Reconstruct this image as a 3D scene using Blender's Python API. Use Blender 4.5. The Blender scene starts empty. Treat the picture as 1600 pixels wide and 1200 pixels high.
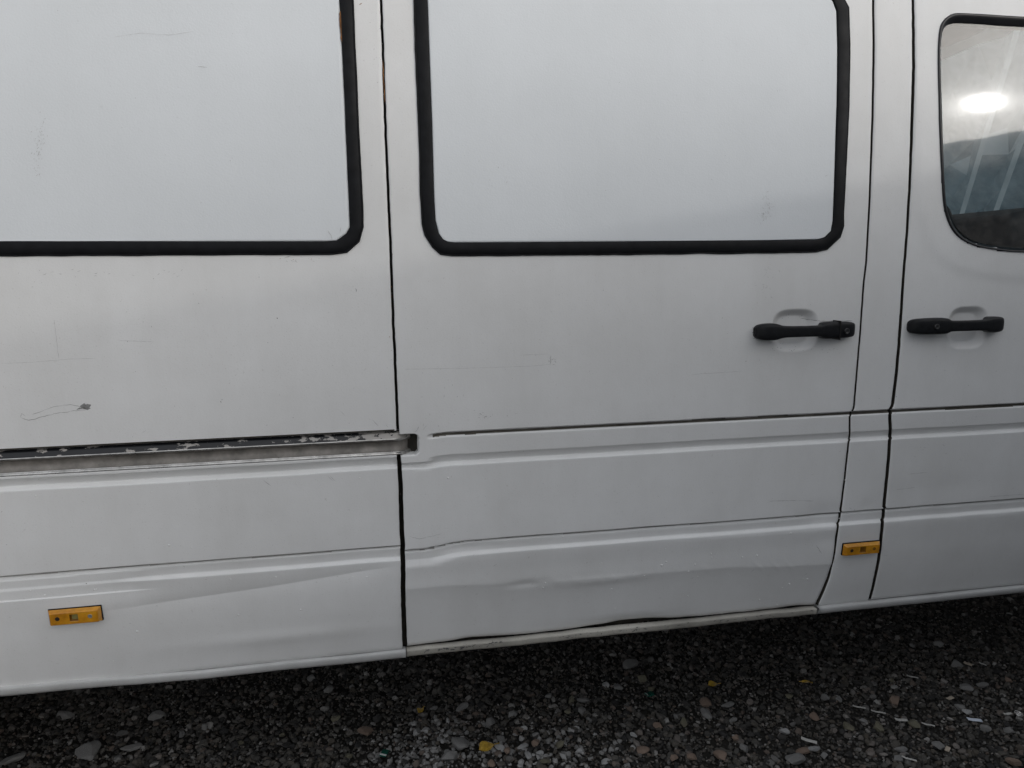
import bpy, bmesh, math, random
import numpy as np
from mathutils import Vector, Matrix, noise as mnoise

random.seed(7)
rng = np.random.default_rng(11)
sc = bpy.context.scene
C = sc.collection
R = math.radians

# ------------------------------------------------------------------ camera
F = 1160.0                     # focal length in pixels of the 1600 px wide photo
vx = np.array([6330., -252., F]); vx /= np.linalg.norm(vx)
vd = np.array([84., 7500., F]); vd -= vx * (vd @ vx); vd /= np.linalg.norm(vd)
vy = -np.cross(vd, vx)
M = np.array([vx, vy, -vd])    # camera (right, down, forward) -> world
D = 1.6945                     # metres from the lens to the side of the van
CAMH = 1.32
CAMX = 0.0
def _ray(px, py):
    return M @ np.array([px - 800., py - 600., F])
CAMX = -(_ray(618, 520) * (D / _ray(618, 520)[1]))[0]
CAM = np.array([CAMX, -D, CAMH])
cam = bpy.data.cameras.new('camera')
cam.sensor_width = 36.0
cam.lens = F / 1600 * 36
cam.clip_start = 0.02
cam.clip_end = 2000
camo = bpy.data.objects.new('camera', cam); C.objects.link(camo)
rt, up, bk = M @ np.array([1, 0, 0]), M @ np.array([0, -1, 0]), M @ np.array([0, 0, -1])
camo.matrix_world = Matrix(((rt[0], up[0], bk[0], CAM[0]), (rt[1], up[1], bk[1], CAM[1]),
                            (rt[2], up[2], bk[2], CAM[2]), (0, 0, 0, 1)))
sc.camera = camo

# ------------------------------------------------------------------ light
SUN = np.array([0.6591, -0.7007, 0.2731])   # towards the low sun, as mirrored in the cab window
SUN_EL = math.asin(SUN[2]); SUN_AZ = math.atan2(SUN[0], SUN[1])   # azimuth from +Y towards +X
world = bpy.data.worlds.new('World'); sc.world = world
world.use_nodes = True
nt = world.node_tree; nt.nodes.clear()
sky = nt.nodes.new('ShaderNodeTexSky'); sky.sky_type = 'NISHITA'; sky.sun_disc = False
sky.sun_elevation = SUN_EL; sky.sun_rotation = SUN_AZ
sky.air_density = 1.0; sky.dust_density = 6.0; sky.ozone_density = 1.0
hs = nt.nodes.new('ShaderNodeHueSaturation'); hs.inputs['Saturation'].default_value = 0.26
bg = nt.nodes.new('ShaderNodeBackground'); bg.inputs['Strength'].default_value = 0.12
wo = nt.nodes.new('ShaderNodeOutputWorld')
cl = nt.nodes.new('ShaderNodeMix'); cl.data_type = 'RGBA'; cl.inputs[0].default_value = 0.60   # an even veil of thin cloud over the clear sky
cl.inputs[7].default_value = (6.28, 6.45, 6.86, 1)
nt.links.new(sky.outputs[0], hs.inputs['Color']); nt.links.new(hs.outputs[0], cl.inputs[6]); nt.links.new(cl.outputs[2], bg.inputs[0]); nt.links.new(bg.outputs[0], wo.inputs[0])
sl = bpy.data.lights.new('sun', 'SUN'); sl.energy = 0.18; sl.angle = R(1.4); sl.color = (1.0, 0.975, 0.935)
so = bpy.data.objects.new('sun', sl); C.objects.link(so)
so.rotation_euler = Vector(tuple(SUN)).to_track_quat('Z', 'Y').to_euler()
so.location = (0, -6, 8)
sc.view_settings.view_transform = 'Standard'; sc.view_settings.look = 'None'
sc.view_settings.exposure = 0.36; sc.view_settings.gamma = 1.0
sc.view_settings.use_curve_mapping = False
sc.cycles.max_bounces = 8; sc.cycles.transparent_max_bounces = 12
sc.cycles.use_denoising = True

# ------------------------------------------------------------------ material helpers
class NT:
    def __init__(s, name):
        s.m = bpy.data.materials.new(name); s.m.use_nodes = True
        s.t = s.m.node_tree; s.b = s.t.nodes['Principled BSDF']; s.out = s.t.nodes['Material Output']
        s.co = s.t.nodes.new('ShaderNodeTexCoord').outputs['Object']
    def n(s, typ, **kw):
        nd = s.t.nodes.new(typ)
        for k, v in kw.items(): setattr(nd, k, v)
        return nd
    def l(s, a, b): s.t.links.new(a, b)
    def noise(s, scale, detail=4, rough=0.6, vec=None, dist=0.0):
        nd = s.n('ShaderNodeTexNoise'); nd.inputs['Scale'].default_value = scale
        nd.inputs['Detail'].default_value = detail; nd.inputs['Roughness'].default_value = rough
        nd.inputs['Distortion'].default_value = dist
        s.l(vec or s.co, nd.inputs['Vector']); return nd.outputs['Fac']
    def ramp(s, fac, stops):
        nd = s.n('ShaderNodeValToRGB'); cr = nd.color_ramp
        while len(cr.elements) < len(stops): cr.elements.new(0.5)
        for e, (p, c) in zip(cr.elements, stops):
            e.position = p; e.color = (c, c, c, 1) if isinstance(c, (int, float)) else (*c, 1)
        s.l(fac, nd.inputs[0]); return nd.outputs[0]
    def mix(s, fac, a, b):
        nd = s.n('ShaderNodeMix', data_type='RGBA')
        if isinstance(fac, (int, float)): nd.inputs[0].default_value = fac
        else: s.l(fac, nd.inputs[0])
        for i, v in ((6, a), (7, b)):
            if isinstance(v, tuple): nd.inputs[i].default_value = (*v, 1)
            else: s.l(v, nd.inputs[i])
        return nd.outputs[2]
    def mapping(s, scale):
        nd = s.n('ShaderNodeMapping'); nd.inputs['Scale'].default_value = scale
        s.l(s.co, nd.inputs[0]); return nd.outputs[0]
    def bump(s, h, strength, dist, normal=None):
        nd = s.n('ShaderNodeBump'); nd.inputs['Strength'].default_value = strength
        nd.inputs['Distance'].default_value = dist; s.l(h, nd.inputs['Height'])
        if normal is not None: s.l(normal, nd.inputs['Normal'])
        return nd.outputs[0]
    def set(s, **kw):
        for k, v in kw.items():
            i = s.b.inputs[k.replace('_', ' ')]
            if isinstance(v, tuple): i.default_value = (*v, 1) if i.type == 'RGBA' else v
            elif isinstance(v, (int, float)): i.default_value = v
            else: s.l(v, i)
        return s

def paint(name, base, grime, amount, rough=0.52, peel=0.35):
    p = NT(name)
    big = p.ramp(p.noise(2.3, 5, 0.65), [(0.35, 0.0), (0.75, 1.0)])
    streak = p.ramp(p.noise(1.0, 5, 0.7, p.mapping((14, 14, 2.2))), [(0.42, 0.0), (0.8, 1.0)])
    speck = p.ramp(p.noise(420, 2, 0.5), [(0.66, 0.0), (0.74, 1.0)])
    spot = p.ramp(p.noise(90, 3, 0.6), [(0.70, 0.0), (0.76, 1.0)])
    c = p.mix(0.0, base, grime)
    for f, a in ((big, 0.30), (streak, 0.10), (speck, 0.45), (spot, 0.4)):
        mm = p.n('ShaderNodeMath', operation='MULTIPLY'); p.l(f, mm.inputs[0]); mm.inputs[1].default_value = a * amount
        c = p.mix(mm.outputs[0], c, grime)
    rr = p.ramp(p.noise(6, 4, 0.6), [(0.3, rough - 0.07), (0.7, rough + 0.1)])
    nb = p.bump(p.noise(260, 2, 0.5), peel, 0.0006)
    nb = p.bump(p.noise(24, 3, 0.5), 0.10, 0.003, nb)
    p.set(Base_Color=c, Roughness=rr, Normal=nb, Coat_Weight=0.06, Coat_Roughness=0.2, Specular_IOR_Level=0.35)
    return p.m
M_PAINT = paint('white_paint', (0.785, 0.79, 0.785), (0.46, 0.45, 0.42), 1.0)
M_INFILL = paint('white_infill_paint', (0.725, 0.755, 0.775), (0.48, 0.50, 0.50), 0.6, 0.6, 0.5)
M_SILLDULL = paint('dull_sill_paint', (0.56, 0.565, 0.56), (0.10, 0.095, 0.08), 1.2, 0.6)
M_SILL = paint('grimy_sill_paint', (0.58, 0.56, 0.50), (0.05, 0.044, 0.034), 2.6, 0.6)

def plain(name, col, rough=0.5, metal=0.0, var=0.3, scale=60, bump=0.1, bscale=300, coat=0.0, spec=0.5):
    p = NT(name)
    c = p.ramp(p.noise(scale, 4, 0.65), [(0.3, tuple(x * (1 - var) for x in col)), (0.75, tuple(min(1, x * (1 + var)) for x in col))])
    p.set(Specular_IOR_Level=spec, Base_Color=c, Roughness=p.ramp(p.noise(scale * .6, 3), [(0.3, max(0.03, rough - 0.08)), (0.7, min(1, rough + 0.08))]), Metallic=metal, Coat_Weight=coat)
    if bump: p.set(Normal=p.bump(p.noise(bscale, 3), bump, 0.0006))
    return p.m
M_RUBBER = plain('black_rubber', (0.0075, 0.008, 0.0095), 0.55, var=0.4, scale=40, bump=0.25, bscale=180, spec=0.16)
M_LOCK = plain('lock_metal', (0.09, 0.09, 0.09), 0.4, 0.8)
M_SEAL = plain('seal_rubber', (0.014, 0.014, 0.016), 0.38, var=0.3, spec=0.35)
M_DARK = plain('dark_cavity', (0.012, 0.011, 0.010), 0.9, bump=0)
M_GAPSHADE = plain('gap_shade', (0.030, 0.026, 0.019), 0.85, var=0.6, scale=25, bump=0)  # near-black colour that paints the shade inside the panel gaps
M_CREASE = plain('crease_dirt_shade', (0.13, 0.12, 0.10), 0.8, var=0.55, scale=14, bump=0)  # one dark colour for both dirt and shadow in the waist groove
M_CREASE2 = plain('faint_crease_shade', (0.36, 0.355, 0.34), 0.8, var=0.35, scale=12, bump=0)  # grey that paints the shadow line of the lower crease
M_PLASTIC = plain('black_plastic', (0.010, 0.0105, 0.012), 0.45, var=0.35, scale=90, bump=0.35, bscale=700, spec=0.22)
M_METAL = plain('worn_metal', (0.55, 0.54, 0.52), 0.30, 0.9, 0.35, 45)
M_CHANNEL = plain('dirty_channel', (0.23, 0.215, 0.195), 0.55, 0.2, 0.35, 30, 0.2)
M_STEEL = plain('wheel_steel', (0.35, 0.36, 0.37), 0.45, 0.7, 0.2)
M_SEAT = plain('seat_cloth', (0.028, 0.032, 0.040), 0.85, var=0.4, scale=200, bump=0.5, bscale=900)
M_DASH = plain('dash_plastic', (0.018, 0.019, 0.022), 0.6)
def milky(name, lo, hi, through):
    p = NT(name); c = p.ramp(p.noise(9, 5), [(0.3, lo), (0.7, hi)])
    a = p.n('ShaderNodeBsdfDiffuse'); b = p.n('ShaderNodeBsdfTranslucent'); m = p.n('ShaderNodeMixShader'); m.inputs[0].default_value = through
    p.l(c, a.inputs[0]); p.l(c, b.inputs[0]); p.l(a.outputs[0], m.inputs[1]); p.l(b.outputs[0], m.inputs[2]); p.l(m.outputs[0], p.out.inputs[0]); return p.m
M_BATTEN = milky('pale_batten', (0.60, 0.64, 0.66), (0.80, 0.83, 0.84), 0.9)
M_LITPATCH = milky('lit_patch', (0.50, 0.59, 0.63), (0.74, 0.79, 0.82), 0.8)  # brighter sheet facets, light coming through put into the colour
M_INNER = plain('cab_lining', (0.16, 0.16, 0.165), 0.8)
M_RUST = plain('rust', (0.25, 0.11, 0.035), 0.85, var=0.5, scale=120)
M_SCRATCH = plain('bare_scratch', (0.40, 0.40, 0.395), 0.6, var=0.3)
M_SCUFFGREY = plain('grey_scuff', (0.23, 0.23, 0.225), 0.7, var=0.35, scale=200)
M_SCUFF = plain('dark_scuff', (0.10, 0.10, 0.10), 0.7, var=0.3)

# black paint flaked off a light rail
p = NT('flaking_black_paint')
f = p.noise(1.0, 5, 0.62, p.mapping((38, 38, 90)))
sx_ = p.n('ShaderNodeSeparateXYZ'); p.l(p.co, sx_.inputs[0])
mr_ = p.n('ShaderNodeMapRange'); mr_.inputs[1].default_value = -0.22; mr_.inputs[2].default_value = 0.03; mr_.inputs[3].default_value = 0.0; mr_.inputs[4].default_value = 0.10
p.l(sx_.outputs[0], mr_.inputs[0]); ad_ = p.n('ShaderNodeMath', operation='ADD'); p.l(f, ad_.inputs[0]); p.l(mr_.outputs[0], ad_.inputs[1])
f = p.ramp(ad_.outputs[0], [(0.572, 0.0), (0.580, 1.0)])
p.set(Base_Color=p.mix(f, (0.012, 0.013, 0.016), (0.42, 0.40, 0.375)), Roughness=0.4,
      Normal=p.bump(f, 0.5, -0.0008))
M_FLAKE = p.m

# amber lamp lens
p = NT('amber_lens')
p.set(Base_Color=p.ramp(p.noise(38, 4), [(0.3, (0.40, 0.16, 0.007)), (0.7, (0.72, 0.34, 0.018))]), Roughness=0.28,
      Subsurface_Weight=0.3, Subsurface_Radius=(0.01, 0.004, 0.001), Coat_Weight=0.7,
      Normal=p.bump(p.noise(900, 1), 0.25, 0.0004))
p.b.inputs['Subsurface Scale'].default_value = 0.2
M_AMBER = p.m
M_AMBERDARK = plain('amber_recess', (0.20, 0.085, 0.006), 0.35)
M_AMBERPALE = plain('amber_bulb_window', (0.22, 0.19, 0.07), 0.2)

# cab glass: clear pane with a dusty film
p = NT('cab_glass')
t = p.t
tr = p.n('ShaderNodeBsdfTransparent'); tr.inputs[0].default_value = (0.70, 0.78, 0.80, 1)
gl = p.n('ShaderNodeBsdfGlossy'); gl.inputs['Roughness'].default_value = 0.03
gl3 = p.n('ShaderNodeBsdfGlossy'); gl3.inputs['Roughness'].default_value = 0.07
gl2 = p.n('ShaderNodeBsdfGlossy')
p.l(p.ramp(p.noise(9, 4), [(0.3, 0.13), (0.7, 0.22)]), gl2.inputs['Roughness'])
df = p.n('ShaderNodeBsdfDiffuse'); df.inputs[0].default_value = (0.62, 0.58, 0.52, 1)
fr = p.n('ShaderNodeFresnel'); fr.inputs['IOR'].default_value = 1.7
mg = p.n('ShaderNodeMixShader'); mg.inputs[0].default_value = 0.22
mh = p.n('ShaderNodeMixShader'); mh.inputs[0].default_value = 0.16; p.l(gl.outputs[0], mh.inputs[1]); p.l(gl3.outputs[0], mh.inputs[2])
p.l(mh.outputs[0], mg.inputs[1]); p.l(gl2.outputs[0], mg.inputs[2])
m1 = p.n('ShaderNodeMixShader'); p.l(fr.outputs[0], m1.inputs[0]); p.l(tr.outputs[0], m1.inputs[1]); p.l(mg.outputs[0], m1.inputs[2])
m2 = p.n('ShaderNodeMixShader'); p.l(p.ramp(p.noise(30, 6, 0.75), [(0.35, 0.015), (0.8, 0.11)]), m2.inputs[0])
p.l(m1.outputs[0], m2.inputs[1]); p.l(df.outputs[0], m2.inputs[2]); p.l(m2.outputs[0], p.out.inputs[0])
M_GLASS = p.m

# crumpled plastic sheet, lets light through
p = NT('milky_plastic')
c = p.ramp(p.noise(7, 4), [(0.3, (0.22, 0.32, 0.37)), (0.7, (0.62, 0.71, 0.76))])
df = p.n('ShaderNodeBsdfDiffuse'); tl = p.n('ShaderNodeBsdfTranslucent'); gl = p.n('ShaderNodeBsdfGlossy'); gl.inputs['Roughness'].default_value = 0.25
p.l(c, df.inputs[0]); p.l(c, tl.inputs[0])
a = p.n('ShaderNodeMixShader'); a.inputs[0].default_value = 0.7; p.l(df.outputs[0], a.inputs[1]); p.l(tl.outputs[0], a.inputs[2])
b = p.n('ShaderNodeMixShader'); b.inputs[0].default_value = 0.12; p.l(a.outputs[0], b.inputs[1]); p.l(gl.outputs[0], b.inputs[2])
p.l(b.outputs[0], p.out.inputs[0])
M_SHEET = p.m

def stone_mat(name, stops, per_instance=True):
    p = NT(name)
    if per_instance:
        base = p.ramp(p.n('ShaderNodeObjectInfo').outputs['Random'], stops)
    else:
        base = p.ramp(p.noise(20, 4), stops)
    v = p.ramp(p.noise(110, 5, 0.7), [(0.3, 0.50), (0.75, 1.25)])
    mm = p.n('ShaderNodeMix', data_type='RGBA', blend_type='MULTIPLY'); mm.inputs[0].default_value = 1
    p.l(base, mm.inputs[6]); p.l(v, mm.inputs[7])
    p.set(Specular_IOR_Level=0.25, Base_Color=mm.outputs[2], Roughness=0.85, Normal=p.bump(p.noise(240, 4, 0.7), 0.5, 0.002))
    return p.m
M_STONE = stone_mat('gravel_stone', [(0.0, (0.030, 0.030, 0.030)), (0.30, (0.065, 0.062, 0.057)), (0.52, (0.110, 0.104, 0.094)), (0.70, (0.088, 0.077, 0.063)),
                                      (0.82, (0.17, 0.167, 0.16)), (0.92, (0.135, 0.105, 0.086)), (1.0, (0.34, 0.335, 0.32))])
M_STONE_GREY = stone_mat('grey_stone', [(0.3, (0.166, 0.166, 0.162)), (0.7, (0.242, 0.238, 0.229))], False)
M_STONE_PALE = stone_mat('pale_stone', [(0.3, (0.305, 0.305, 0.298)), (0.7, (0.410, 0.410, 0.407))], False)
M_STONE_BROWN = stone_mat('brown_stone', [(0.3, (0.178, 0.131, 0.101)), (0.7, (0.259, 0.195, 0.156))], False)
M_STONE_OLIVE = stone_mat('olive_stone', [(0.3, (0.129, 0.121, 0.086)), (0.7, (0.189, 0.178, 0.134))], False)
M_STONE_DUSTY = stone_mat('dusty_gravel_stone', [(0.0, (0.17, 0.17, 0.165)), (0.6, (0.28, 0.276, 0.268)), (1.0, (0.40, 0.395, 0.385))])
p = NT('wet_soil')
p.set(Base_Color=p.ramp(p.noise(16, 6, 0.7), [(0.3, (0.008, 0.007, 0.005)), (0.6, (0.018, 0.016, 0.012)), (0.8, (0.05, 0.045, 0.036))]),
      Roughness=0.85, Normal=p.bump(p.noise(140, 5, 0.75), 0.8, 0.006))
M_SOIL = p.m
M_LEAF = plain('yellow_leaf', (0.42, 0.27, 0.035), 0.55, var=0.4, scale=150)
M_LITTER = plain('white_scrap', (0.46, 0.455, 0.43), 0.5, var=0.2)
M_LITTERTAN = plain('tan_scrap', (0.42, 0.36, 0.29), 0.7, var=0.2)
M_BLUEWHITE = plain('bluish_scrap', (0.60, 0.66, 0.75), 0.4, var=0.15)
M_GREEN = plain('green_glass_shard', (0.01, 0.07, 0.05), 0.15, var=0.3, coat=0.5)
M_FENCE = plain('weathered_sheet_metal', (0.17, 0.19, 0.21), 0.6, 0.2, 0.3, 3, 0.1)
M_POST = plain('fence_post_steel', (0.12, 0.12, 0.12), 0.6, 0.3)

# ------------------------------------------------------------------ mesh helpers
def link(name, verts, faces, mats, parent=None, smooth=True, midx=None):
    me = bpy.data.meshes.new(name)
    me.from_pydata([tuple(map(float, v)) for v in verts], [], [tuple(map(int, f)) for f in faces])
    for m in (mats if isinstance(mats, (list, tuple)) else [mats]): me.materials.append(m)
    if midx is not None: me.polygons.foreach_set('material_index', np.asarray(midx, dtype=np.int32))
    if smooth: me.polygons.foreach_set('use_smooth', np.ones(len(me.polygons), dtype=bool))
    me.update()
    o = bpy.data.objects.new(name, me); C.objects.link(o)
    if parent is not None: o.parent = parent
    return o
def tag(o, label=None, cat=None, group=None, kind=None):
    for k, v in (('label', label), ('category', cat), ('group', group), ('kind', kind)):
        if v: o[k] = v
    return o
def empty(name, loc=(0, 0, 0), parent=None):
    o = bpy.data.objects.new(name, None); o.location = loc; C.objects.link(o); o.empty_display_size = 0.1
    if parent is not None: o.parent = parent
    return o
def bm_link(name, bm, mat, parent=None, smooth=False):
    me = bpy.data.meshes.new(name); bmesh.ops.recalc_face_normals(bm, faces=bm.faces); bm.to_mesh(me); bm.free()
    me.materials.append(mat)
    if smooth: me.polygons.foreach_set('use_smooth', np.ones(len(me.polygons), dtype=bool))
    o = bpy.data.objects.new(name, me); C.objects.link(o)
    if parent is not None: o.parent = parent
    return o
def box_bm(c, s, rot=None, bev=0.0, seg=2, bm=None):
    bm2 = bmesh.new(); bmesh.ops.create_cube(bm2, size=1)
    bmesh.ops.scale(bm2, vec=s, verts=bm2.verts)
    if bev: bmesh.ops.bevel(bm2, geom=bm2.edges[:], offset=bev, segments=seg, affect='EDGES', profile=0.5)
    if rot is not None: bmesh.ops.transform(bm2, matrix=rot.to_4x4(), verts=bm2.verts)
    bmesh.ops.translate(bm2, vec=c, verts=bm2.verts)
    if bm is None: return bm2
    me = bpy.data.meshes.new('t'); bm2.to_mesh(me); bm2.free(); bm.from_mesh(me); bpy.data.meshes.remove(me)
    return bm
def lathe(name, prof, mat, parent, loc, axis_y=True, n=40):
    vs, fs = [], []
    for r, a in prof:
        for i in range(n):
            t = 2 * math.pi * i / n
            vs.append((loc[0] + r * math.cos(t), loc[1] + a, loc[2] + r * math.sin(t)))
    m = len(prof)
    for j in range(m - 1):
        for i in range(n):
            fs.append((j * n + i, j * n + (i + 1) % n, (j + 1) * n + (i + 1) % n, (j + 1) * n + i))
    return link(name, vs, fs, mat, parent)

# ------------------------------------------------------------------ the side of the van as a surface
# outward offset of the smooth side at height z (z measured from the lens height)
_kz = np.array([-1.00, -0.905, -0.84, -0.757, -0.66, -0.46, -0.38, -0.01, 0.20, 0.409, 0.629, 0.85, 1.00, 1.08, 1.13])
_ko = np.array([-0.062, -0.040, -0.029, -0.019, -0.012, -0.006, -0.003, 0.0, -0.001, -0.010, -0.033, -0.066, -0.098, -0.13, -0.17])
_tz = np.linspace(-1.0, 1.13, 2131); _to = np.interp(_tz, _kz, _ko)
_k = np.hanning(241); _k /= _k.sum()
_to2 = np.convolve(np.pad(_to, 120, mode='reflect', reflect_type='odd'), _k, mode='valid')
def base_off(z): return np.interp(z, _tz, _to2)
def P(px, py, extra=0.0):
    """where the sight line through a photo pixel meets the side of the van: (x, z from lens height)"""
    r = _ray(px, py); off = 0.0
    for _ in range(8):
        t = (D - off) / r[1]; z = r[2] * t
        off = float(base_off(z)) + extra
    return np.array([CAMX + r[0] * t, z])
def PP(pts, extra=0.0): return np.array([P(x, y, extra) for x, y in pts])
def G(px, py, z=0.0):
    r = _ray(px, py); t = (z - CAMH) / r[2]
    return np.array([CAM[0] + r[0] * t, CAM[1] + r[1] * t])
def at(x, z, out):      # point of the world on the side, 'out' metres proud of the smooth surface
    return (x, -(float(base_off(z)) + out), z + CAMH)

def smooth(a, b, x):
    t = np.clip((x - a) / (b - a), 0, 1); return t * t * (3 - 2 * t)
_ph = rng.uniform(0, 6.28, (6, 8)); _fr = rng.uniform(0.6, 1.4, (6, 8))
def wob(x, k, wl, amp):       # a smooth random wander along x
    s = 0
    for i in range(4): s = s + np.sin(x * 6.283 / (wl / (1 + i * 0.9)) * _fr[k, i] + _ph[k, i]) / (1 + i)
    return amp * s / 2
def wave2(x, z, k, wl, amp):  # gentle waviness of beaten sheet metal
    s = 0
    for i in range(5):
        a = _ph[k, i]
        s = s + np.sin((x * math.cos(a) + z * math.sin(a)) * 6.283 / (wl * (0.6 + 0.25 * i)) + _ph[k, 7 - i] * 3)
    return amp * s / 5

# pressed lines: (z, outward) pairs; each line wanders a little with x
def lines(X, Z, s1, s3, a1, a4, c5):
    """s1/s3: wander of the waist and lower crease, a1/a4: how crisp they are, c5: lowest crease height"""
    zz = Z - s1
    d = np.interp(zz, [-0.4575, -0.4550, -0.4500, -0.4475, -0.431, -0.4295, -0.3875, -0.3850, -0.3815, -0.3775, -0.3740],
                  [0.0000, -0.0010, -0.0120, -0.0120, -0.0030, -0.0020, -0.0010, -0.0020, -0.0130, -0.0130, 0.0])
    d = np.where(zz > -0.3735, 0.0, np.where(zz < -0.4575, 0.0, d)) * a1
    z3 = Z - s3
    e = np.interp(z3, [-0.6795, -0.6770, -0.6715, -0.669, -0.650, -0.6475, -0.6450, -0.6425, -0.6400],
                  [0.0035, 0.0030, -0.0055, -0.0060, -0.0038, -0.0045, -0.0090, -0.0090, 0.0])
    e = np.where(z3 > -0.6400, 0.0, e)
    tail = 0.0035 * smooth(c5, -0.6795, Z)
    e = np.where(z3 < -0.6795, tail, e)
    return d + e * a4
FEAT = [-0.374, -0.380, -0.387, -0.430, -0.448, -0.456, -0.641, -0.646, -0.649, -0.670, -0.679]

def zrows(lo, hi, extra=(), step=0.010, fine=0.0012, half=0.009):
    r = list(np.arange(lo, hi, step)) + [hi]
    for f in list(FEAT) + list(extra):
        r += list(np.arange(f - half, f + half, fine))
    r = np.array(sorted(z for z in r if lo <= z <= hi))
    keep = [0]
    for i in range(1, len(r)):
        if r[i] - r[keep[-1]] > fine * 0.6: keep.append(i)
    r = r[keep]; r[-1] = hi
    return r

def skin(name, xl, xr, rows, cols, dfun, mat, parent, hole=None, ret=0.018, roll=0.0012, fold=None, zwarp=None, dark=None):
    """sheet between the edges xl(z) and xr(z); cols are fractions 0..1; edges are folded back into the gap"""
    ns, nr = len(cols), len(rows)
    XL = np.array([xl(z) for z in rows]); XR = np.array([xr(z) for z in rows])
    X = XL[:, None] + (XR - XL)[:, None] * np.asarray(cols)[None, :]
    Z = np.repeat(np.asarray(rows)[:, None], ns, 1)
    O = base_off(Z) + dfun(X, Z)
    O[:, 0] -= roll; O[:, -1] -= roll; O[0, :] -= roll; O[-1, :] -= roll
    ZZ = Z + (zwarp(X, Z) if zwarp else 0)
    V = np.stack([X, -O, ZZ + CAMH], -1).reshape(-1, 3)
    idx = np.arange(nr * ns).reshape(nr, ns)
    fs = np.stack([idx[:-1, :-1], idx[:-1, 1:], idx[1:, 1:], idx[1:, :-1]], -1).reshape(-1, 4)
    cx = (X[:-1, :-1] + X[1:, 1:]) / 2; cz = (Z[:-1, :-1] + Z[1:, 1:]) / 2
    mi = (dark(cx, cz).reshape(-1).astype(int) if dark else np.zeros(len(fs), int))
    if hole is not None:
        k_ = ~hole(cx, cz).reshape(-1); fs = fs[k_]; mi = mi[k_]
    V = list(map(tuple, V)); fs = list(map(tuple, fs))
    ring = list(idx[0, :]) + list(idx[1:, -1]) + list(idx[-1, -2::-1]) + list(idx[-2:0:-1, 0])
    n0 = len(V)
    for i in ring:
        v = V[i]; V.append((v[0], v[1] + ret, v[2]))
    m = len(ring)
    nf = len(fs)
    for j in range(m):
        a, b = ring[j], ring[(j + 1) % m]
        fs.append((b, a, n0 + j, n0 + (j + 1) % m))
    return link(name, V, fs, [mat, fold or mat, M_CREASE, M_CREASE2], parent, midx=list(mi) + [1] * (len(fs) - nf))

def edge(pts, jit=0.0, feat=True, extra_top=1.13, extra_bot=-0.97):
    pts = np.array(pts, float); yy = np.arange(pts[0, 1], pts[-1, 1] + 0.1, 3.0); q = []
    for y in yy:
        x = np.interp(y, pts[:, 1], pts[:, 0]); e = 0.0
        for _ in range(3 if feat else 0):
            z = P(x, y, e)[1]; e = float(lines(np.array(0.), np.array(z), 0., -0.006, 1., 1., -0.76))
        q.append(P(x, y, e))
    q = np.array(q); q = q[np.argsort(q[:, 1])]
    zs = np.concatenate([[extra_bot], q[:, 1], [extra_top]]); xs = np.concatenate([[q[0, 0]], q[:, 0], [q[-1, 0]]])
    r = np.random.default_rng(int(abs(q[:, 0].sum()) * 1000) % 9999)
    tz = np.arange(-1, 1.2, 0.006); tj = r.normal(0, 1, len(tz)); tj = np.convolve(tj, np.ones(3) / 3, 'same') * jit
    return lambda z, dx=0.0: float(np.interp(z, zs, xs) + np.interp(z, tz, tj) + dx)

S1 = [(595.5, 0), (602.5, 210), (611.5, 420), (614.5, 500), (619.5, 620), (622, 680), (625, 745), (629, 850), (630.5, 950), (633, 1012)]
S2 = [(1364.5, 0), (1365.5, 70), (1364, 175), (1359, 315), (1353.5, 413), (1350, 440), (1344, 524), (1334.5, 636), (1333, 641), (1328, 647), (1328, 677), (1326.5, 689),
      (1320, 749), (1314, 797), (1309.5, 824), (1303.5, 869), (1296, 905), (1290, 923), (1281, 945)]
S3 = [(1426.8, 0), (1427.5, 105), (1425, 196), (1422, 280), (1417.7, 360), (1413.5, 413), (1411.5, 440), (1407, 510), (1401.5, 580), (1394.6, 634), (1390, 641), (1391.5, 668),
      (1390.5, 690), (1388, 725), (1381.5, 791), (1378.5, 824), (1374, 875), (1368, 914), (1362, 941)]
e1, e2, e3 = edge(S1, 0.0006), edge(S2, 0.0003), edge(S3, 0.0004)
def gap1(z): return float(np.interp(z, [-0.9, -0.5, -0.45, -0.36, 0.5], [0.0060, 0.0052, 0.0050, 0.0032, 0.0026]))
def gap2(z): return float(np.interp(z, [-0.9, -0.37, 0.0, 0.5], [0.0028, 0.0026, 0.0026, 0.0030]))
def gap3(z): return float(np.interp(z, [-0.9, -0.4, 0.0, 0.5], [0.0050, 0.0048, 0.0038, 0.0034]))
ZTOP = 1.08
ZBOT = -0.931

van = empty('van', (0, 0, 0))
tag(van, 'battered white panel van with sliding side door parked on dark gravel', 'van')

def cols_fine(x0, x1, step, fines, fstep):
    r = list(np.arange(x0, x1, step)) + [x1]
    for a, b in fines: r += list(np.arange(a, b, fstep))
    r = np.array(sorted(r)); keep = [0]
    for i in range(1, len(r)):
        if r[i] - r[keep[-1]] > fstep * 0.6: keep.append(i)
    r = r[keep]; r[-1] = x1
    u = (r - x0) / (x1 - x0)
    e = 0.0015 / (x1 - x0)
    return np.array(sorted(set([0.0, e] + [float(v) for v in u if 2 * e < v < 1 - 2 * e] + [1 - e, 1.0])))

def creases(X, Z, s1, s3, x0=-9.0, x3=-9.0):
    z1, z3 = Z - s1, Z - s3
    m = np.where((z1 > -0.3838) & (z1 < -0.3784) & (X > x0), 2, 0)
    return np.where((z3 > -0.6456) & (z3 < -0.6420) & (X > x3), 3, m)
def gauss(X, Z, cx, cz, sx, sz, a): return a * np.exp(-((X - cx) / sx) ** 2 - ((Z - cz) / sz) ** 2)

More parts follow.
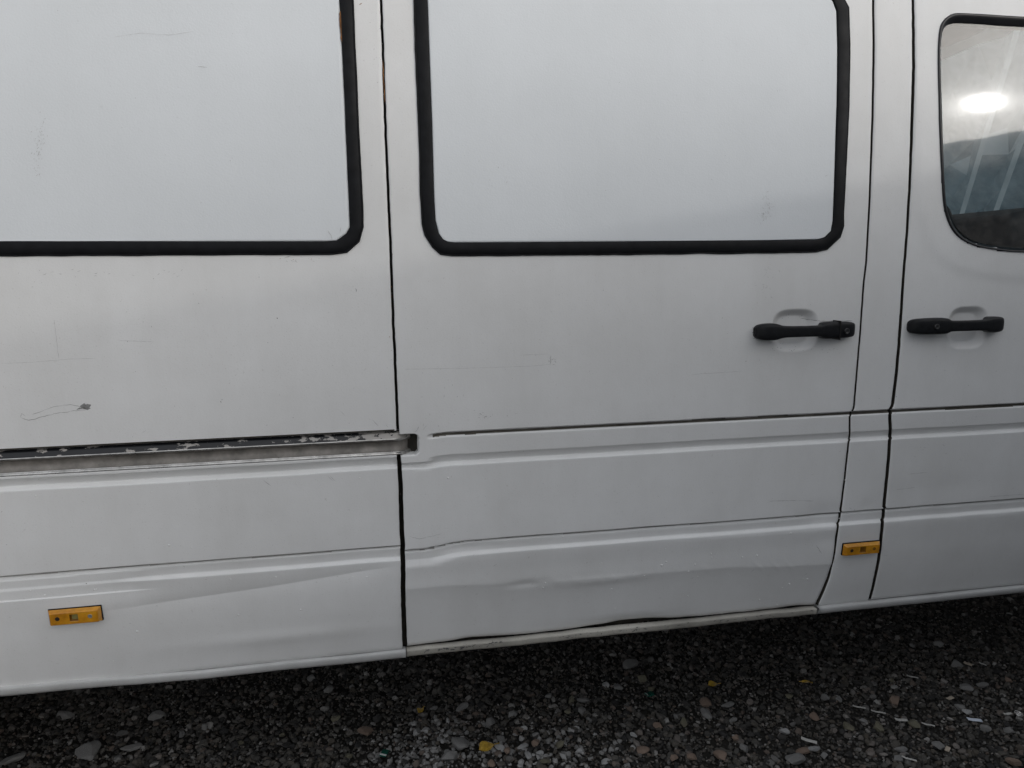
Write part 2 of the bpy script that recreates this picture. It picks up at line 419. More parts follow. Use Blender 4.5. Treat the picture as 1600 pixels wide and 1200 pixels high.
# rail slot heights
RT = P(300, 690)[1]; RB = P(300, 729)[1]
NOTCH_X = P(654, 695)[0]
NZ0, NZ1 = P(640, 712)[1], P(640, 679)[1]

def cup(X, Z, c, hx, hz, depth):
    u = np.abs((X - c[0]) / hx); v = np.abs((Z - c[1]) / hz)
    r = (u ** 3.2 + v ** 3.2) ** (1 / 3.2)
    return -depth * (1 - smooth(0.62, 1.0, r))
CUP1 = P(1242, 516); CUP2 = P(1512, 512)

# --- rear side panel
XR0 = -2.62
ARCHX, ARCHZ, ARCHR = -1.45, 0.335 - CAMH, 0.405
def s3_rear(X): return wob(X, 1, 0.8, 0.0012) - 0.0055
def d_rear(X, Z):
    s1 = wob(X, 0, 0.9, 0.001); s3 = s3_rear(X)
    xl = P(230, 905)[0]
    a4 = 0.25 + 0.75 * smooth(xl - 0.08, xl + 0.03, X)
    d = lines(X, Z, s1, s3, 1.0, 1.0, -0.80)
    # the lower ledge is flattened towards the rear
    z3 = Z - s3
    flat = (z3 < -0.652) & (z3 > -0.70)
    d = np.where(flat, d * a4 + (1 - a4) * 0.0 - (1 - a4) * 0.001, d)
    # slot for the rail (replaces the waist band)
    slot = smooth(RT + 0.001, RT - 0.001, Z) * smooth(RB - 0.001, RB + 0.001, Z)
    d = np.where((Z > RB) & (Z < -0.36), 0.0, d)
    d = d - 0.030 * slot
    # diagonal dent under the ledge
    zl = np.interp(X, [P(130, 960)[0], P(420, 918)[0], P(620, 884)[0]], [P(130, 960)[1], P(420, 918)[1], P(620, 884)[1]])
    d = d - 0.0062 * np.exp(-np.abs(Z - zl) / 0.035) * smooth(-0.72, -0.5, X) * smooth(0.02, -0.12, X)
    d = d - 0.05 * np.logaddexp(0, (-0.80 - Z) / 0.02) * 0.02
    d = d + wave2(X, Z, 2, 0.55, 0.0007) + gauss(X, Z, -0.62, -0.70, 0.10, 0.022, -0.003) + gauss(X, Z, -0.3, -0.86, 0.2, 0.02, 0.003)
    return d
xl_r = lambda z: XR0
xr_r = lambda z: e1(z, -gap1(z))
arch = lambda X, Z: ((X - ARCHX) ** 2 + (Z - ARCHZ) ** 2) < ARCHR ** 2
cr = cols_fine(XR0, 0.0, 0.02, [(-0.95, 0.0)], 0.010)
rear = skin('rear_side_panel', xl_r, xr_r, zrows(ZBOT, ZTOP, [RT, RB] + list(np.arange(-0.87, -0.69, 0.015))), cr, d_rear, M_PAINT, van, hole=arch, fold=M_GAPSHADE, dark=lambda X, Z: creases(X, Z, 0, s3_rear(X), 9.0))
# arch lip
vs, fs = [], []
for i in range(49):
    t = math.pi * i / 48 * 1.06 - 0.09
    for rr, o in ((0.0, 0.006), (0.022, 0.010), (0.030, 0.004), (0.022, -0.05)):
        x = ARCHX + (ARCHR - 0.02 + rr) * math.cos(t); z = ARCHZ + (ARCHR - 0.02 + rr) * math.sin(t)
        vs.append(at(x, max(z, -0.98), o))
    if i:
        for k in range(3): a = (i - 1) * 4 + k; fs.append((a, a + 1, a + 5, a + 4))
link('wheel_arch_lip', vs, fs, M_PAINT, van)

# --- sliding door
def s1_door(X): return wob(X, 3, 0.25, 0.0022) * smooth(0.30, 0.05, X) + wob(X, 4, 0.6, 0.0005) - 0.004 * smooth(0.12, 0.06, X)
def s3_door(X): return -0.013 * smooth(0.16, 0.04, X) + wob(X, 5, 0.2, 0.0018) * smooth(0.32, 0.1, X) + wob(X, 2, 0.5, 0.0006) - 0.006 - 0.003 * smooth(0.3, 1.1, X)
def d_door(X, Z):
    a1 = smooth(0.062, 0.085, X)
    s1 = s1_door(X); s3 = s3_door(X)
    zc5 = np.interp(X, [0.0, 0.1, 0.43, 0.6, 0.86, 1.1], [-0.760, -0.762, -0.778, -0.776, -0.782, -0.797]) + wob(X, 1, 0.3, 0.002)
    d = lines(X, Z, s1, s3, 1.0, 1.0, -0.74)
    lo = (Z < -0.36) & (Z > -0.47)
    d = np.where(lo, d * a1 + (1 - a1) * np.where(Z < -0.445, d, -0.0005), d)
    d = d - 0.0150 * (1 - np.exp(-np.logaddexp(0, (zc5 - Z) / 0.0014) * 0.0014 / 0.065))
    # pocket at the front end of the rail
    nx = smooth(NOTCH_X + 0.001, NOTCH_X - 0.0015, X); rc = 0.012
    px_ = np.maximum(X - (NOTCH_X - rc), 0); pz = np.maximum(np.abs(Z - (NZ0 + NZ1) / 2) - ((NZ1 - NZ0) / 2 - rc), 0)
    ins = smooth(rc + 0.0012, rc - 0.0012, np.hypot(px_, pz))
    d = d * (1 - ins) - 0.042 * ins
    d = d + cup(X, Z, CUP1, 0.066, 0.055, 0.016)
    # dents
    d = d + gauss(X, Z, 0.30, -0.775, 0.05, 0.010, -0.003) + gauss(X, Z, 0.50, -0.785, 0.10, 0.012, 0.0022)
    d = d + gauss(X, Z, 1.10, -0.655, 0.05, 0.030, -0.005) + gauss(X, Z, 1.12, -0.72, 0.03, 0.02, -0.002)
    d = d + gauss(X, Z, 0.14, -0.665, 0.06, 0.012, -0.0035) + gauss(X, Z, 0.09, -0.40, 0.03, 0.03, -0.001)
    d = d + gauss(X, Z, 0.55, -0.925, 0.14, 0.016, -0.006)
    # row of small dings along the lowest crease
    for cx in (0.33, 0.38, 0.43, 0.52, 0.58, 0.78, 0.93, 0.98, 1.02):
        t = (X - cx) * 0.7 + (Z - zc5) * 0.7
        d = d + 0.0008 * np.exp(-(t / 0.006) ** 2) * np.exp(-((X - cx) / 0.03) ** 2 - ((Z - zc5) / 0.018) ** 2)
    d = d + wave2(X, Z, 3, 0.6, 0.0006) + wave2(X, Z, 0, 0.16, 0.00035) * smooth(-0.55, -0.7, Z)
    return d
xl_d = lambda z: e1(z, gap1(z)); xr_d = lambda z: e2(z, -gap2(z))
cd = cols_fine(0.0, 1.17, 0.009, [(0.0, 0.10), (NOTCH_X - 0.016, NOTCH_X + 0.003), (CUP1[0] - 0.075, CUP1[0] + 0.075)], 0.0022)
hz = list(np.arange(CUP1[1] - 0.06, CUP1[1] + 0.06, 0.003))
door = skin('sliding_door', xl_d, xr_d, zrows(-0.9285, ZTOP, [NZ0, NZ1, -0.764, -0.776, -0.786, -0.796] + hz, half=0.006), cd, d_door, M_PAINT, van, fold=M_GAPSHADE,
            zwarp=lambda X, Z: smooth(-0.895, -0.9285, Z) * (0.0012 + 0.0055 * np.exp(-((X - 0.17) / 0.07) ** 2) + 0.0085 * np.exp(-((X - 0.60) / 0.10) ** 2) + 0.0025 * np.exp(-((X - 1.05) / 0.05) ** 2) + wob(X, 2, 0.12, 0.0008)),
            dark=lambda X, Z: np.where(np.hypot(np.maximum(X - (NOTCH_X - 0.012), 0), np.maximum(np.abs(Z - (NZ0 + NZ1) / 2) - ((NZ1 - NZ0) / 2 - 0.012), 0)) < 0.0112, 1, creases(X, Z, s1_door(X), s3_door(X), 0.078)))  # inside of the rail pocket coloured dark to deepen its shade

# --- pillar panel between the doors
def d_pil(X, Z):
    s1 = 0 * X; s3 = 0 * X - 0.008
    d = lines(X, Z, s1, s3, 1.0, 1.0, -0.76)
    return d - 0.05 * np.logaddexp(0, (-0.765 - Z) / 0.012) * 0.012 + wave2(X, Z, 4, 0.3, 0.0004) + gauss(X, Z, 1.23, -0.64, 0.02, 0.02, -0.002)
pil = skin('pillar_panel', lambda z: e2(z, gap2(z)), lambda z: e3(z, -gap3(z)), zrows(ZBOT, ZTOP), cols_fine(0, 0.1, 0.008, [], 0.004), d_pil, M_PAINT, van, fold=M_GAPSHADE, dark=lambda X, Z: creases(X, Z, 0, -0.008))

# --- front door
wo = [(1600, 26), (1545, 22.5), (1500, 20), (1487, 20.5), (1473, 30), (1465, 45), (1463, 100), (1465, 196), (1470, 300), (1474, 334), (1487, 364), (1508, 380), (1536, 388.5), (1600, 397)]
wi = [(1600, 42), (1545, 38), (1505, 35.5), (1490, 35.5), (1480, 40), (1474.5, 52), (1473, 100), (1476, 196), (1480, 300), (1484, 330), (1496, 357), (1513, 373.5), (1540, 382), (1600, 389)]
WO, WI = PP(wo), PP(wi)
WZT, WZB = WO[0, 1], WO[-1, 1]
WO = np.vstack([WO, [[2.27, WZB - 0.004], [2.315, WZB + 0.02], [2.30, WZB + 0.08], [2.02, WZT - 0.05], [1.96, WZT]]])
WI = np.vstack([WI, [[2.26, WZB + 0.012], [2.295, WZB + 0.03], [2.285, WZB + 0.08], [2.005, WZT - 0.06], [1.955, WZT - 0.018]]])
def chaikin(p):
    q = np.roll(p, -1, axis=0); return np.stack([p * 0.75 + q * 0.25, p * 0.25 + q * 0.75], 1).reshape(-1, 2)
for _ in range(2): WO, WI = chaikin(WO), chaikin(WI)
def inpoly(poly):
    def f(X, Z):
        c = np.zeros(X.shape, bool); n = len(poly)
        for i in range(n):
            x0, z0 = poly[i]; x1, z1 = poly[(i + 1) % n]
            if z0 == z1: continue
            k = ((z0 > Z) != (z1 > Z)) & (X < (x1 - x0) * (Z - z0) / (z1 - z0) + x0); c ^= k
        return c
    return f
def polydist(poly, X, Z):
    d = np.full(X.shape, 9.0); n = len(poly)
    for i in range(n):
        a = np.array(poly[i]); b = np.array(poly[(i + 1) % n]); ab = b - a
        t = np.clip(((X - a[0]) * ab[0] + (Z - a[1]) * ab[1]) / (ab @ ab), 0, 1)
        d = np.minimum(d, np.hypot(X - a[0] - t * ab[0], Z - a[1] - t * ab[1]))
    return d
FD_R = 2.36
def s1_front(X): return wob(X, 3, 0.8, 0.0008)
def s3_front(X): return -0.008 + wob(X, 4, 0.5, 0.0008)
def d_front(X, Z):
    d = lines(X, Z, s1_front(X), s3_front(X), 1.0, 1.0, -0.76)
    d = d + cup(X, Z, CUP2, 0.062, 0.058, 0.016) + wave2(X, Z, 5, 0.6, 0.0005)
    dist = polydist(WO, X, Z); ins = inpoly(WO)(X, Z); sd = np.where(ins, -dist, dist)
    d = d + 0.0022 * smooth(0.085, 0.055, sd)
    d = d - 0.06 * np.logaddexp(0, (-0.76 - Z) / 0.02) * 0.02 + gauss(X, Z, 1.5, -0.60, 0.15, 0.03, -0.0015)
    return d
def xr_f(z): return float(np.interp(z, [-0.9, -0.75, 0.05, 0.12, 0.62, 1.08], [2.20, 2.36, 2.40, 2.38, 2.04, 1.70]))
cf = cols_fine(1.29, 2.3, 0.009, [(CUP2[0] - 0.075, CUP2[0] + 0.075)], 0.0025)
hole = inpoly(WI + 0.8 * (WO - WI))
hz = list(np.arange(CUP2[1] - 0.06, CUP2[1] + 0.06, 0.003))
fdoor = skin('front_door', lambda z: e3(z, gap3(z)), xr_f, zrows(-0.9285, ZTOP, hz, half=0.006), cf, d_front, M_PAINT, van, hole=hole, fold=M_GAPSHADE, dark=lambda X, Z: creases(X, Z, s1_front(X), s3_front(X)))

# ------------------------------------------------------------------ window surrounds
def ring(name, outer, inner, prof, mat, parent, jit=0.0006, step=0.010):
    n = len(outer); O, I = [], []
    for i in range(n):
        a, b = outer[i], outer[(i + 1) % n]; c, d = inner[i], inner[(i + 1) % n]
        k = max(1, int(np.linalg.norm(b - a) / step))
        for j in range(k):
            t = j / k; O.append(a + (b - a) * t); I.append(c + (d - c) * t)
    O, I = np.array(O), np.array(I); m = len(O)
    r = np.random.default_rng(len(O))
    O = O + np.convolve(r.normal(0, 1, m), np.ones(4) / 4, 'same')[:, None] * jit
    I = I + np.convolve(r.normal(0, 1, m), np.ones(4) / 4, 'same')[:, None] * jit * 0.5
    vs, fs = [], []; q = len(prof)
    for j in range(m):
        for s, h in prof:
            p_ = I[j] + (O[j] - I[j]) * s
            vs.append(at(p_[0], p_[1], h))
    for j in range(m):
        a, b = j * q, ((j + 1) % m) * q
        for k in range(q - 1): fs.append((a + k, a + k + 1, b + k + 1, b + k))
    return link(name, vs, fs, mat, parent)

def span(poly):
    def f(z):
        xs = []; n = len(poly)
        for i in range(n):
            (x0, z0), (x1, z1) = poly[i], poly[(i + 1) % n]
            if (z0 - z) * (z1 - z) <= 0 and z0 != z1: xs.append(x0 + (x1 - x0) * (z - z0) / (z1 - z0))
        return (min(xs), max(xs)) if xs else (0, 0)
    return f
def infill(name, poly, off, mat, parent, seed=0, ret=0.008, step=0.02):
    poly = np.asarray(poly); lo, hi = poly[:, 1].min() + 1e-4, poly[:, 1].max() - 1e-4
    rows = np.array(sorted(set(np.round(np.concatenate([np.arange(lo, hi, step), np.linspace(lo, lo + 0.05, 22), np.linspace(hi - 0.05, hi, 22)]), 5))))
    sp = span(poly)
    w = poly[:, 0].max() - poly[:, 0].min()
    return skin(name, lambda z: sp(z)[0], lambda z: sp(z)[1], rows, np.concatenate([[0, 0.002], np.linspace(0.004, 0.996, max(8, int(w / 0.02))), [0.998, 1]]),
                lambda X, Z: (off(Z) if callable(off) else off + wave2(X, Z, seed, 0.8, 0.0009)), mat, parent, ret=ret)

TRIM = [(0.0, -0.004), (0.0, 0.0025), (0.05, 0.0055), (0.10, 0.0062), (0.45, 0.0066), (0.80, 0.0058), (0.84, 0.0050), (0.87, 0.0018), (0.90, 0.0038), (0.985, 0.0030), (1.0, -0.001)]
DO = PP([(645.8, 0), (649, 115), (652.8, 196), (656, 304), (658.7, 350), (663, 368), (675.5, 387), (688, 398), (707, 401), (850, 399.5), (1000, 398), (1150, 396.5), (1273, 394.8),
         (1292, 390.5), (1313, 371), (1318.5, 353), (1318.5, 332), (1321, 280), (1324.5, 210), (1328, 70), (1326, 12), (1317, -6), (1296, -26), (1270, -31), (1000, -34), (690, -38), (660, -30), (646, -15)])
DI = PP([(667.8, 0), (672, 115), (675, 196), (678, 304), (680, 343), (685.5, 365), (692, 374), (699, 377.5), (711, 379), (850, 378), (1000, 376.7), (1150, 375.5), (1274, 374.3),
         (1287, 371), (1297, 361), (1300, 345), (1300.7, 325), (1302.5, 280), (1304.7, 210), (1307, 70), (1305.5, 18), (1300, 3), (1288, -8), (1270, -12), (1000, -14), (700, -17), (680, -13), (668, -4)])
ring('window_trim', DO, DI, TRIM, M_RUBBER, door)
infill('infill_panel', DI, 0.0035, M_INFILL, door, 2)
RO = PP([(0, 400.8), (250, 399.8), (520, 398.3), (542.5, 395.5), (562, 378), (568.5, 355), (568.3, 322), (564, 247), (560, 165), (556, 70), (552.8, 0), (551, -18), (540, -34), (520, -40), (0, -48)])
RI = PP([(0, 376.2), (250, 377), (505, 377.2), (526, 375.8), (541, 365), (546.6, 355), (545.4, 322), (542, 247), (538.7, 165), (534, 70), (530, 0), (528, -8), (524, -14), (515, -17), (0, -22)])
RO = np.vstack([RO, [[-2.42, RO[-1, 1]], [-2.46, RO[-1, 1] - 0.05], [-2.47, RO[0, 1] + 0.05], [-2.42, RO[0, 1]]]])
RI = np.vstack([RI, [[-2.41, RI[-1, 1]], [-2.43, RI[-1, 1] - 0.03], [-2.44, RI[0, 1] + 0.03], [-2.41, RI[0, 1]]]])
ring('window_trim', RO, RI, TRIM, M_RUBBER, rear)
infill('infill_panel', RI, 0.0035, M_INFILL, rear, 4)

SEALP = [(0.0, -0.030), (0.0, -0.008), (0.25, -0.004), (0.5, 0.0015), (0.75, 0.0055), (0.92, 0.0052), (1.0, 0.0)]
ring('window_seal', WO, WI, SEALP, M_SEAL, fdoor, 0.0002)
gp = WI + (WO - WI) * 0.15
glass = infill('window_glass', gp, lambda Z: -0.012 + 0.12 * (Z - 0.40) ** 2, M_GLASS, fdoor, 1, ret=0.004)

# ------------------------------------------------------------------ sliding rail
xs = list(np.arange(-2.35, -0.06, 0.02)) + list(np.linspace(-0.06, NOTCH_X - 0.014, 26))
rh = RT - RB
prof = [(RT - 0.0005, -0.028, 0), (RT - 0.004, -0.006, 0), (RT - 0.007, -0.0035, 0), (RT - 0.31 * rh, -0.0030, 0), (RT - 0.34 * rh, -0.0020, 2), (RT - 0.40 * rh, -0.0030, 2), (RT - 0.44 * rh, -0.0105, 1),
        (RT - 0.82 * rh, -0.0115, 1), (RT - 0.86 * rh, -0.0050, 1), (RT - 0.89 * rh, -0.0025, 2), (RT - 0.925 * rh, -0.0045, 2), (RT - 0.95 * rh, -0.0015, 2), (RT - 0.985 * rh, -0.0020, 2), (RT - 1.0 * rh + 0.0006, -0.026, 2)]
vs, fs, mi = [], [], []
q = len(prof)
for i, x in enumerate(xs):
    t = smooth(NOTCH_X - 0.060, NOTCH_X - 0.006, x); inn = 0.040 * t ** 1.6
    for k, (z, o, _) in enumerate(prof):
        zz = z - 0.003 * float(t)
        vs.append(at(x, zz, o - inn))
    if i:
        for k in range(q - 1):
            a = (i - 1) * q + k; fs.append((a, a + 1, a + 1 + q, a + q)); mm = max(prof[k][2], prof[k + 1][2]) if prof[k + 1][2] != 1 or prof[k][2] == 1 else 1
            mi.append(mm)
link('slide_rail', vs, fs, [M_FLAKE, M_CHANNEL, M_METAL], van, smooth=True, midx=mi)
bm_link('rail_lip_shade', box_bm(((XR0 + 0) / 2 + 0.1, -(float(base_off(RT)) + 0.0), RT + CAMH + 0.0035), (2.4, 0.005, 0.003), bev=0.001), M_GAPSHADE, van)  # dark strip standing in for the shadow gap at the rail's upper lip

# ------------------------------------------------------------------ sills
def sill(x0, x1, zt, h, out, mat, wav, seed):
    pr = [(0.0, -0.022), (0.0, out * 0.2), (-0.10, out * 0.75), (-0.30, out), (-0.60, out * 0.9), (-0.85, out * 0.3), (-1.0, -0.008), (-1.0, -0.03)]
    n = max(4, int((x1 - x0) / 0.012)); vs, fs = [], []; q = len(pr)
    for i in range(n + 1):
        x = x0 + (x1 - x0) * i / n
        dz = wob(np.array(x), seed, 0.35, wav) + 0.012 * smooth(-0.45, -0.95, x)
        for f_, o in pr: vs.append(at(x, zt + h * f_ + float(dz) * (1 if f_ > -0.9 else 0.6), o))
        if i:
            for k in range(q - 1): a = (i - 1) * q + k; fs.append((a, a + 1, a + 1 + q, a + q))
    fs += [tuple(range(q)), tuple(range(n * q + q - 1, n * q - 1, -1))]
    return link('sill', vs, fs, mat, van)
XD2 = e2(-0.925)
sill(-1.04, -0.001, -0.9325, 0.024, 0.003, M_SILLDULL, 0.0015, 1)
sill(0.001, XD2 - 0.006, -0.9345, 0.0200, 0.001, M_SILL, 0.0018, 4)
sill(XD2 - 0.002, 2.30, -0.9315, 0.0235, 0.004, M_SILLDULL, 0.0008, 5)

# ------------------------------------------------------------------ door handles
def handle(parent, cx0, cx1, cz, lock_right):
    """cx0..cx1 along the van; a pull bar between two mounts, the lock mount is the longer one"""
    L = cx1 - cx0
    st = [(0.0, .010, 0, .012), (0.012, .017, 0, .022), (0.035, .021, 0, .028), (0.10, .0235, 0, .032), (0.175, .023, -.001, .034), (0.20, .0205, .004, .035), (0.23, .0165, .018, .036),
          (0.30, .0150, .022, .037), (0.45, .0150, .023, .038), (0.58, .0150, .022, .037), (0.62, .0155, .018, .036), (0.635, .021, .003, .035), (0.66, .0235, -.001, .034), (0.80, .0235, 0, .032),
          (0.93, .022, 0, .028), (0.975, .019, 0, .022), (0.99, .015, 0, .017), (1.0, .009, 0, .010)]
    n = 20; vs, fs = [], []
    for t, hz_, i_, o_ in st:
        tt = t if lock_right else 1 - t
        x = cx0 + L * tt
        for k in range(n):
            a = 2 * math.pi * k / n; ca, sa = math.cos(a), math.sin(a)
            e = 0.5
            zz = cz + 0.92 * hz_ * math.copysign(abs(sa) ** e, sa); yy = (i_ + o_) / 2 + (o_ - i_) / 2 * math.copysign(abs(ca) ** e, ca)
            vs.append(at(x, zz, yy - 0.002 if i_ <= 0 and ca < 0 else yy))
    m = len(st)
    for j in range(m - 1):
        for k in range(n): fs.append((j * n + k, j * n + (k + 1) % n, (j + 1) * n + (k + 1) % n, (j + 1) * n + k))
    fs += [tuple(range(n)), tuple(range((m - 1) * n, m * n))]
    h = link('door_handle', vs, fs, M_PLASTIC, parent)
    sub = h.modifiers.new('s', 'SUBSURF'); sub.levels = 1; sub.render_levels = 1
    lx = cx0 + L * (0.865 if lock_right else 0.235); lz = cz + (-0.002 if lock_right else 0.0)
    if not lock_right: lx = cx0 + L * 0.225
    vs = []; fs = []; n = 24
    pr = [(0.0066, 0.029), (0.0066, 0.0353), (0.0058, 0.0359), (0.0050, 0.0352), (0.0002, 0.0352)]
    for r_, o_ in pr:
        for k in range(n):
            a = 2 * math.pi * k / n; vs.append(at(lx + r_ * math.cos(a), lz + r_ * math.sin(a), o_ - 0.0006))
    for j in range(len(pr) - 1):
        for k in range(n): fs.append((j * n + k, j * n + (k + 1) % n, (j + 1) * n + (k + 1) % n, (j + 1) * n + k))
    lk = link('lock_cylinder', vs, fs, M_LOCK, parent)
    c = at(lx, lz, 0.0350)
    bm_link('key_slot', box_bm(c, (0.0075, 0.0012, 0.0016), bev=0.0002), M_DARK, parent)
    if lock_right:   # joint where the lock mount meets the bar
        c = at(cx0 + L * 0.80, cz, 0.0165)
        bm_link('handle_joint', box_bm(c, (0.0016, 0.034, 0.0478), bev=0.0004), M_DARK, parent)
a, b = P(1183, 521, 0.02), P(1339, 515, 0.02)
handle(door, a[0], b[0], P(1257, 517.5, 0.025)[1], True)
a, b = P(1425, 511, 0.02), P(1570, 507, 0.02)
handle(fdoor, a[0], b[0], P(1494, 509, 0.025)[1], False)

# ------------------------------------------------------------------ side marker lamps
def marker(px0, py0, px1, py1, hgt, screws, motif):
    a, b = P(px0, py0), P(px1, py1); c = (a + b) / 2; L = b[0] - a[0]
    slope = (base_off(c[1] + 0.02) - base_off(c[1] - 0.02)) / 0.04
    root = empty('side_marker', at(c[0], c[1], 0.004), van)
    root.rotation_euler = (math.atan(slope), 0, math.radians(0))
    root.rotation_euler.x = -math.atan(-slope)
    bm_link('base_plate', box_bm((0.0004, 0.0038, 0.0004), (L + 0.002, 0.009, hgt + 0.002), bev=0.001), M_RUBBER, root)
    # lens: tray with bevelled rim and a square well in the middle
    t, w = 0.011, hgt / 2; l = L / 2; s = 0.0085
    xs_ = [-l, -l + 0.005, -s, s, l - 0.005, l]; zs_ = [-w, -w + 0.003, -s * 0.95, s * 0.95, w - 0.0045, w]
    vs, fs = [], []
    for j, z in enumerate(zs_):
        for i, x in enumerate(xs_):
            o = 0.0015 if i in (0, 5) or j in (0, 5) else t
            vs.append((x, -o, z))
    for j in range(5):
        for i in range(5):
            if i == 2 and j == 2: continue
            fs.append((j * 6 + i, j * 6 + i + 1, (j + 1) * 6 + i + 1, (j + 1) * 6 + i))
    n0 = len(vs); k = [14, 15, 21, 20]
    for v in k: vs.append((vs[v][0] * 0.82, -t + 0.005, vs[v][2] * 0.82))
    for i in range(4): fs.append((k[i], k[(i + 1) % 4], n0 + (i + 1) % 4, n0 + i))
    fs.append((n0, n0 + 1, n0 + 2, n0 + 3))
    ln = link('lens', vs, fs, [M_AMBER, M_AMBERDARK], root, smooth=False, midx=[0] * 24 + [1] * 5)
    bv = ln.modifiers.new('b', 'BEVEL'); bv.width = 0.0011; bv.segments = 2
    if motif:
        bm = bmesh.new()
        for x, z, sx, sz, rr in ((-0.003, 0, 0.0012, 0.011, 0.3), (0.003, 0.001, 0.0012, 0.010, -0.35), (0, -0.004, 0.007, 0.0012, 0.2), (0.0, 0.004, 0.006, 0.0012, -0.4)):
            box_bm((x, -t + 0.0042, z), (sx, 0.0016, sz), Matrix.Rotation(rr, 3, 'Y'), bm=bm)
        bm_link('lens_rib', bm, M_AMBERDARK, root)
    else:
        bm_link('bulb_window', box_bm((0.0012, -t + 0.0042, 0.0004), (0.0125, 0.0012, 0.0115), bev=0.0003), M_AMBERPALE, root)
    for x, m_ in ((-l * 0.62, screws[0]), (l * 0.62, screws[1])):
        pr = [(0.0048, -t - 0.0002), (0.0040, -t - 0.0010), (0.0030, -t - 0.0004), (0.0002, -t - 0.0004)]
        lathe('screw', pr, m_, root, (x, 0, 0.0005), n=18)
    return root
mk = marker(78, 963, 160, 957, 0.036, (M_DARK, M_STEEL), False)
marker(1315, 858, 1371, 853, 0.033, (M_DARK, M_AMBERDARK), True)

# ------------------------------------------------------------------ scratches, chips and blisters
def ribbons(name, strokes, mat, parent, dfun, w=0.0011):
    vs, fs = [], []
    for pts, ww in strokes:
        q = PP(pts); d = np.diff(q, axis=0)
        seg = []
        for i in range(len(q) - 1):
            k = max(2, int(np.linalg.norm(d[i]) / 0.006))
            for j in range(k): seg.append(q[i] + d[i] * j / k)
        seg.append(q[-1]); seg = np.array(seg)
        t = np.gradient(seg, axis=0); t /= np.linalg.norm(t, axis=1)[:, None] + 1e-9
        nn = np.stack([-t[:, 1], t[:, 0]], 1)
        n0 = len(vs); m = len(seg)
        jw = ww * (0.4 + rng.random(m) * 0.9); jw[0] *= 0.2; jw[-1] *= 0.2
        jo = rng.normal(0, ww * 0.35, m)
        for sgn in (1, -1):
            pts_ = seg + nn * (jo + sgn * jw / 2)[:, None]
            dd = dfun(pts_[:, :1], pts_[:, 1:])
            for k in range(m): vs.append(at(pts_[k, 0], pts_[k, 1], float(dd[k, 0]) + 0.00035))
        for k in range(m - 1): fs.append((n0 + k, n0 + k + 1, n0 + m + k + 1, n0 + m + k))
    o = link(name, vs, fs, mat, parent); o['kind'] = 'stuff'
    return o
def patch_strokes(cx, cy, wx, wy, n, ln=5, w=0.0009, ang=None):
    r = []
    for _ in range(n):
        x, y = cx + rng.normal(0, wx), cy + rng.normal(0, wy)
        a = ang + rng.normal(0, .25) if ang is not None else rng.uniform(0, 6.28); l = rng.uniform(.3, 1) * ln
        r.append(([(x, y), (x + l * math.cos(a), y + l * math.sin(a))], w))
    return r
d0 = lambda X, Z: 0.0035 + 0.0012 + 0 * X
st = [([(32, 652), (45, 657), (90, 645), (135, 640)], .0012), ([(50, 648), (85, 635), (110, 632), (128, 636)], .0010), ([(32, 652), (34, 646), (40, 650)], .0012),
      ([(85, 500), (90, 545), (92, 560)], .0005), ([(2, 568), (50, 566), (110, 561), (150, 560)], .0004),
      ([(222, 676), (228, 673)], .001), ([(185, 532), (240, 534)], .0006), ([(512, 744), (520, 751)], .001), ([(516, 744), (524, 752)], .001), ([(411, 750), (424, 759)], .001),
      ([(532, 642), (540, 650)], .0008), ([(581, 655), (592, 666)], .0009), ([(607, 668), (602, 662)], .0009), ([(470, 718), (560, 712)], .0006)]
ribbons('scuff', [([(126, 633), (133, 636), (142, 632)], .010), ([(127, 638), (134, 639), (141, 637)], .009), ([(131, 634), (137, 641)], .008), ([(120, 640), (130, 638)], .004)], M_SCUFFGREY, rear, d_rear)
st += patch_strokes(125, 427, 40, 3, 10, 7, .0009, -0.2) + patch_strokes(260, 428, 25, 6, 7, 6, .001, -0.5) + patch_strokes(60, 440, 60, 12, 8, 4, .0008)
st += patch_strokes(470, 405, 25, 3, 10, 6, .0008, 0.0) + patch_strokes(350, 560, 200, 80, 26, 3, .0012) + patch_strokes(590, 70, 9, 60, 12, 3, .001)
st += patch_strokes(300, 800, 200, 40, 14, 3, .0008) + patch_strokes(350, 960, 180, 40, 22, 4, .0008, -0.1)
ribbons('scratch', st, M_SCRATCH, rear, d_rear)
ribbons('chip', [([(432, 497), (434, 498)], .002), ([(344, 627), (346, 629)], .0015), ([(134, 911), (136, 912)], .002),
                 ([(556, 450), (557, 456)], .0015)] + patch_strokes(300, 520, 200, 100, 8, 2, .0014), M_SCUFF, rear, d_rear)
ip = [c for c in rear.children if c.name.startswith('infill')][0]
st = patch_strokes(62, 235, 5, 22, 40, 4, .0009, 1.9) + patch_strokes(66, 215, 3, 12, 20, 3, .0009, 1.6) + [([(180, 59), (220, 53), (265, 56), (305, 50)], .0004), ([(310, 105), (325, 106)], .0008),
     ([(512, 360), (517, 368), (520, 377)], .0009), ([(533, 355), (531, 364)], .0008)] + patch_strokes(300, 200, 180, 110, 26, 2.5, .0009)
ribbons('scratch', st, M_SCRATCH, rear, d0)
st = [([(632, 577), (740, 575), (830, 572), (862, 569)], .00045), ([(810, 555), (858, 553)], .0004), ([(860, 555), (860, 570)], .001), ([(655, 666), (652, 672), (648, 675)], .0010), ([(660, 672), (668, 664)], .0010),
      ([(748, 647), (753, 648)], .002), ([(755, 652), (761, 650)], .002), ([(1080, 585), (1160, 580)], .0005), ([(640, 838), (655, 842), (690, 834)], .0007)]
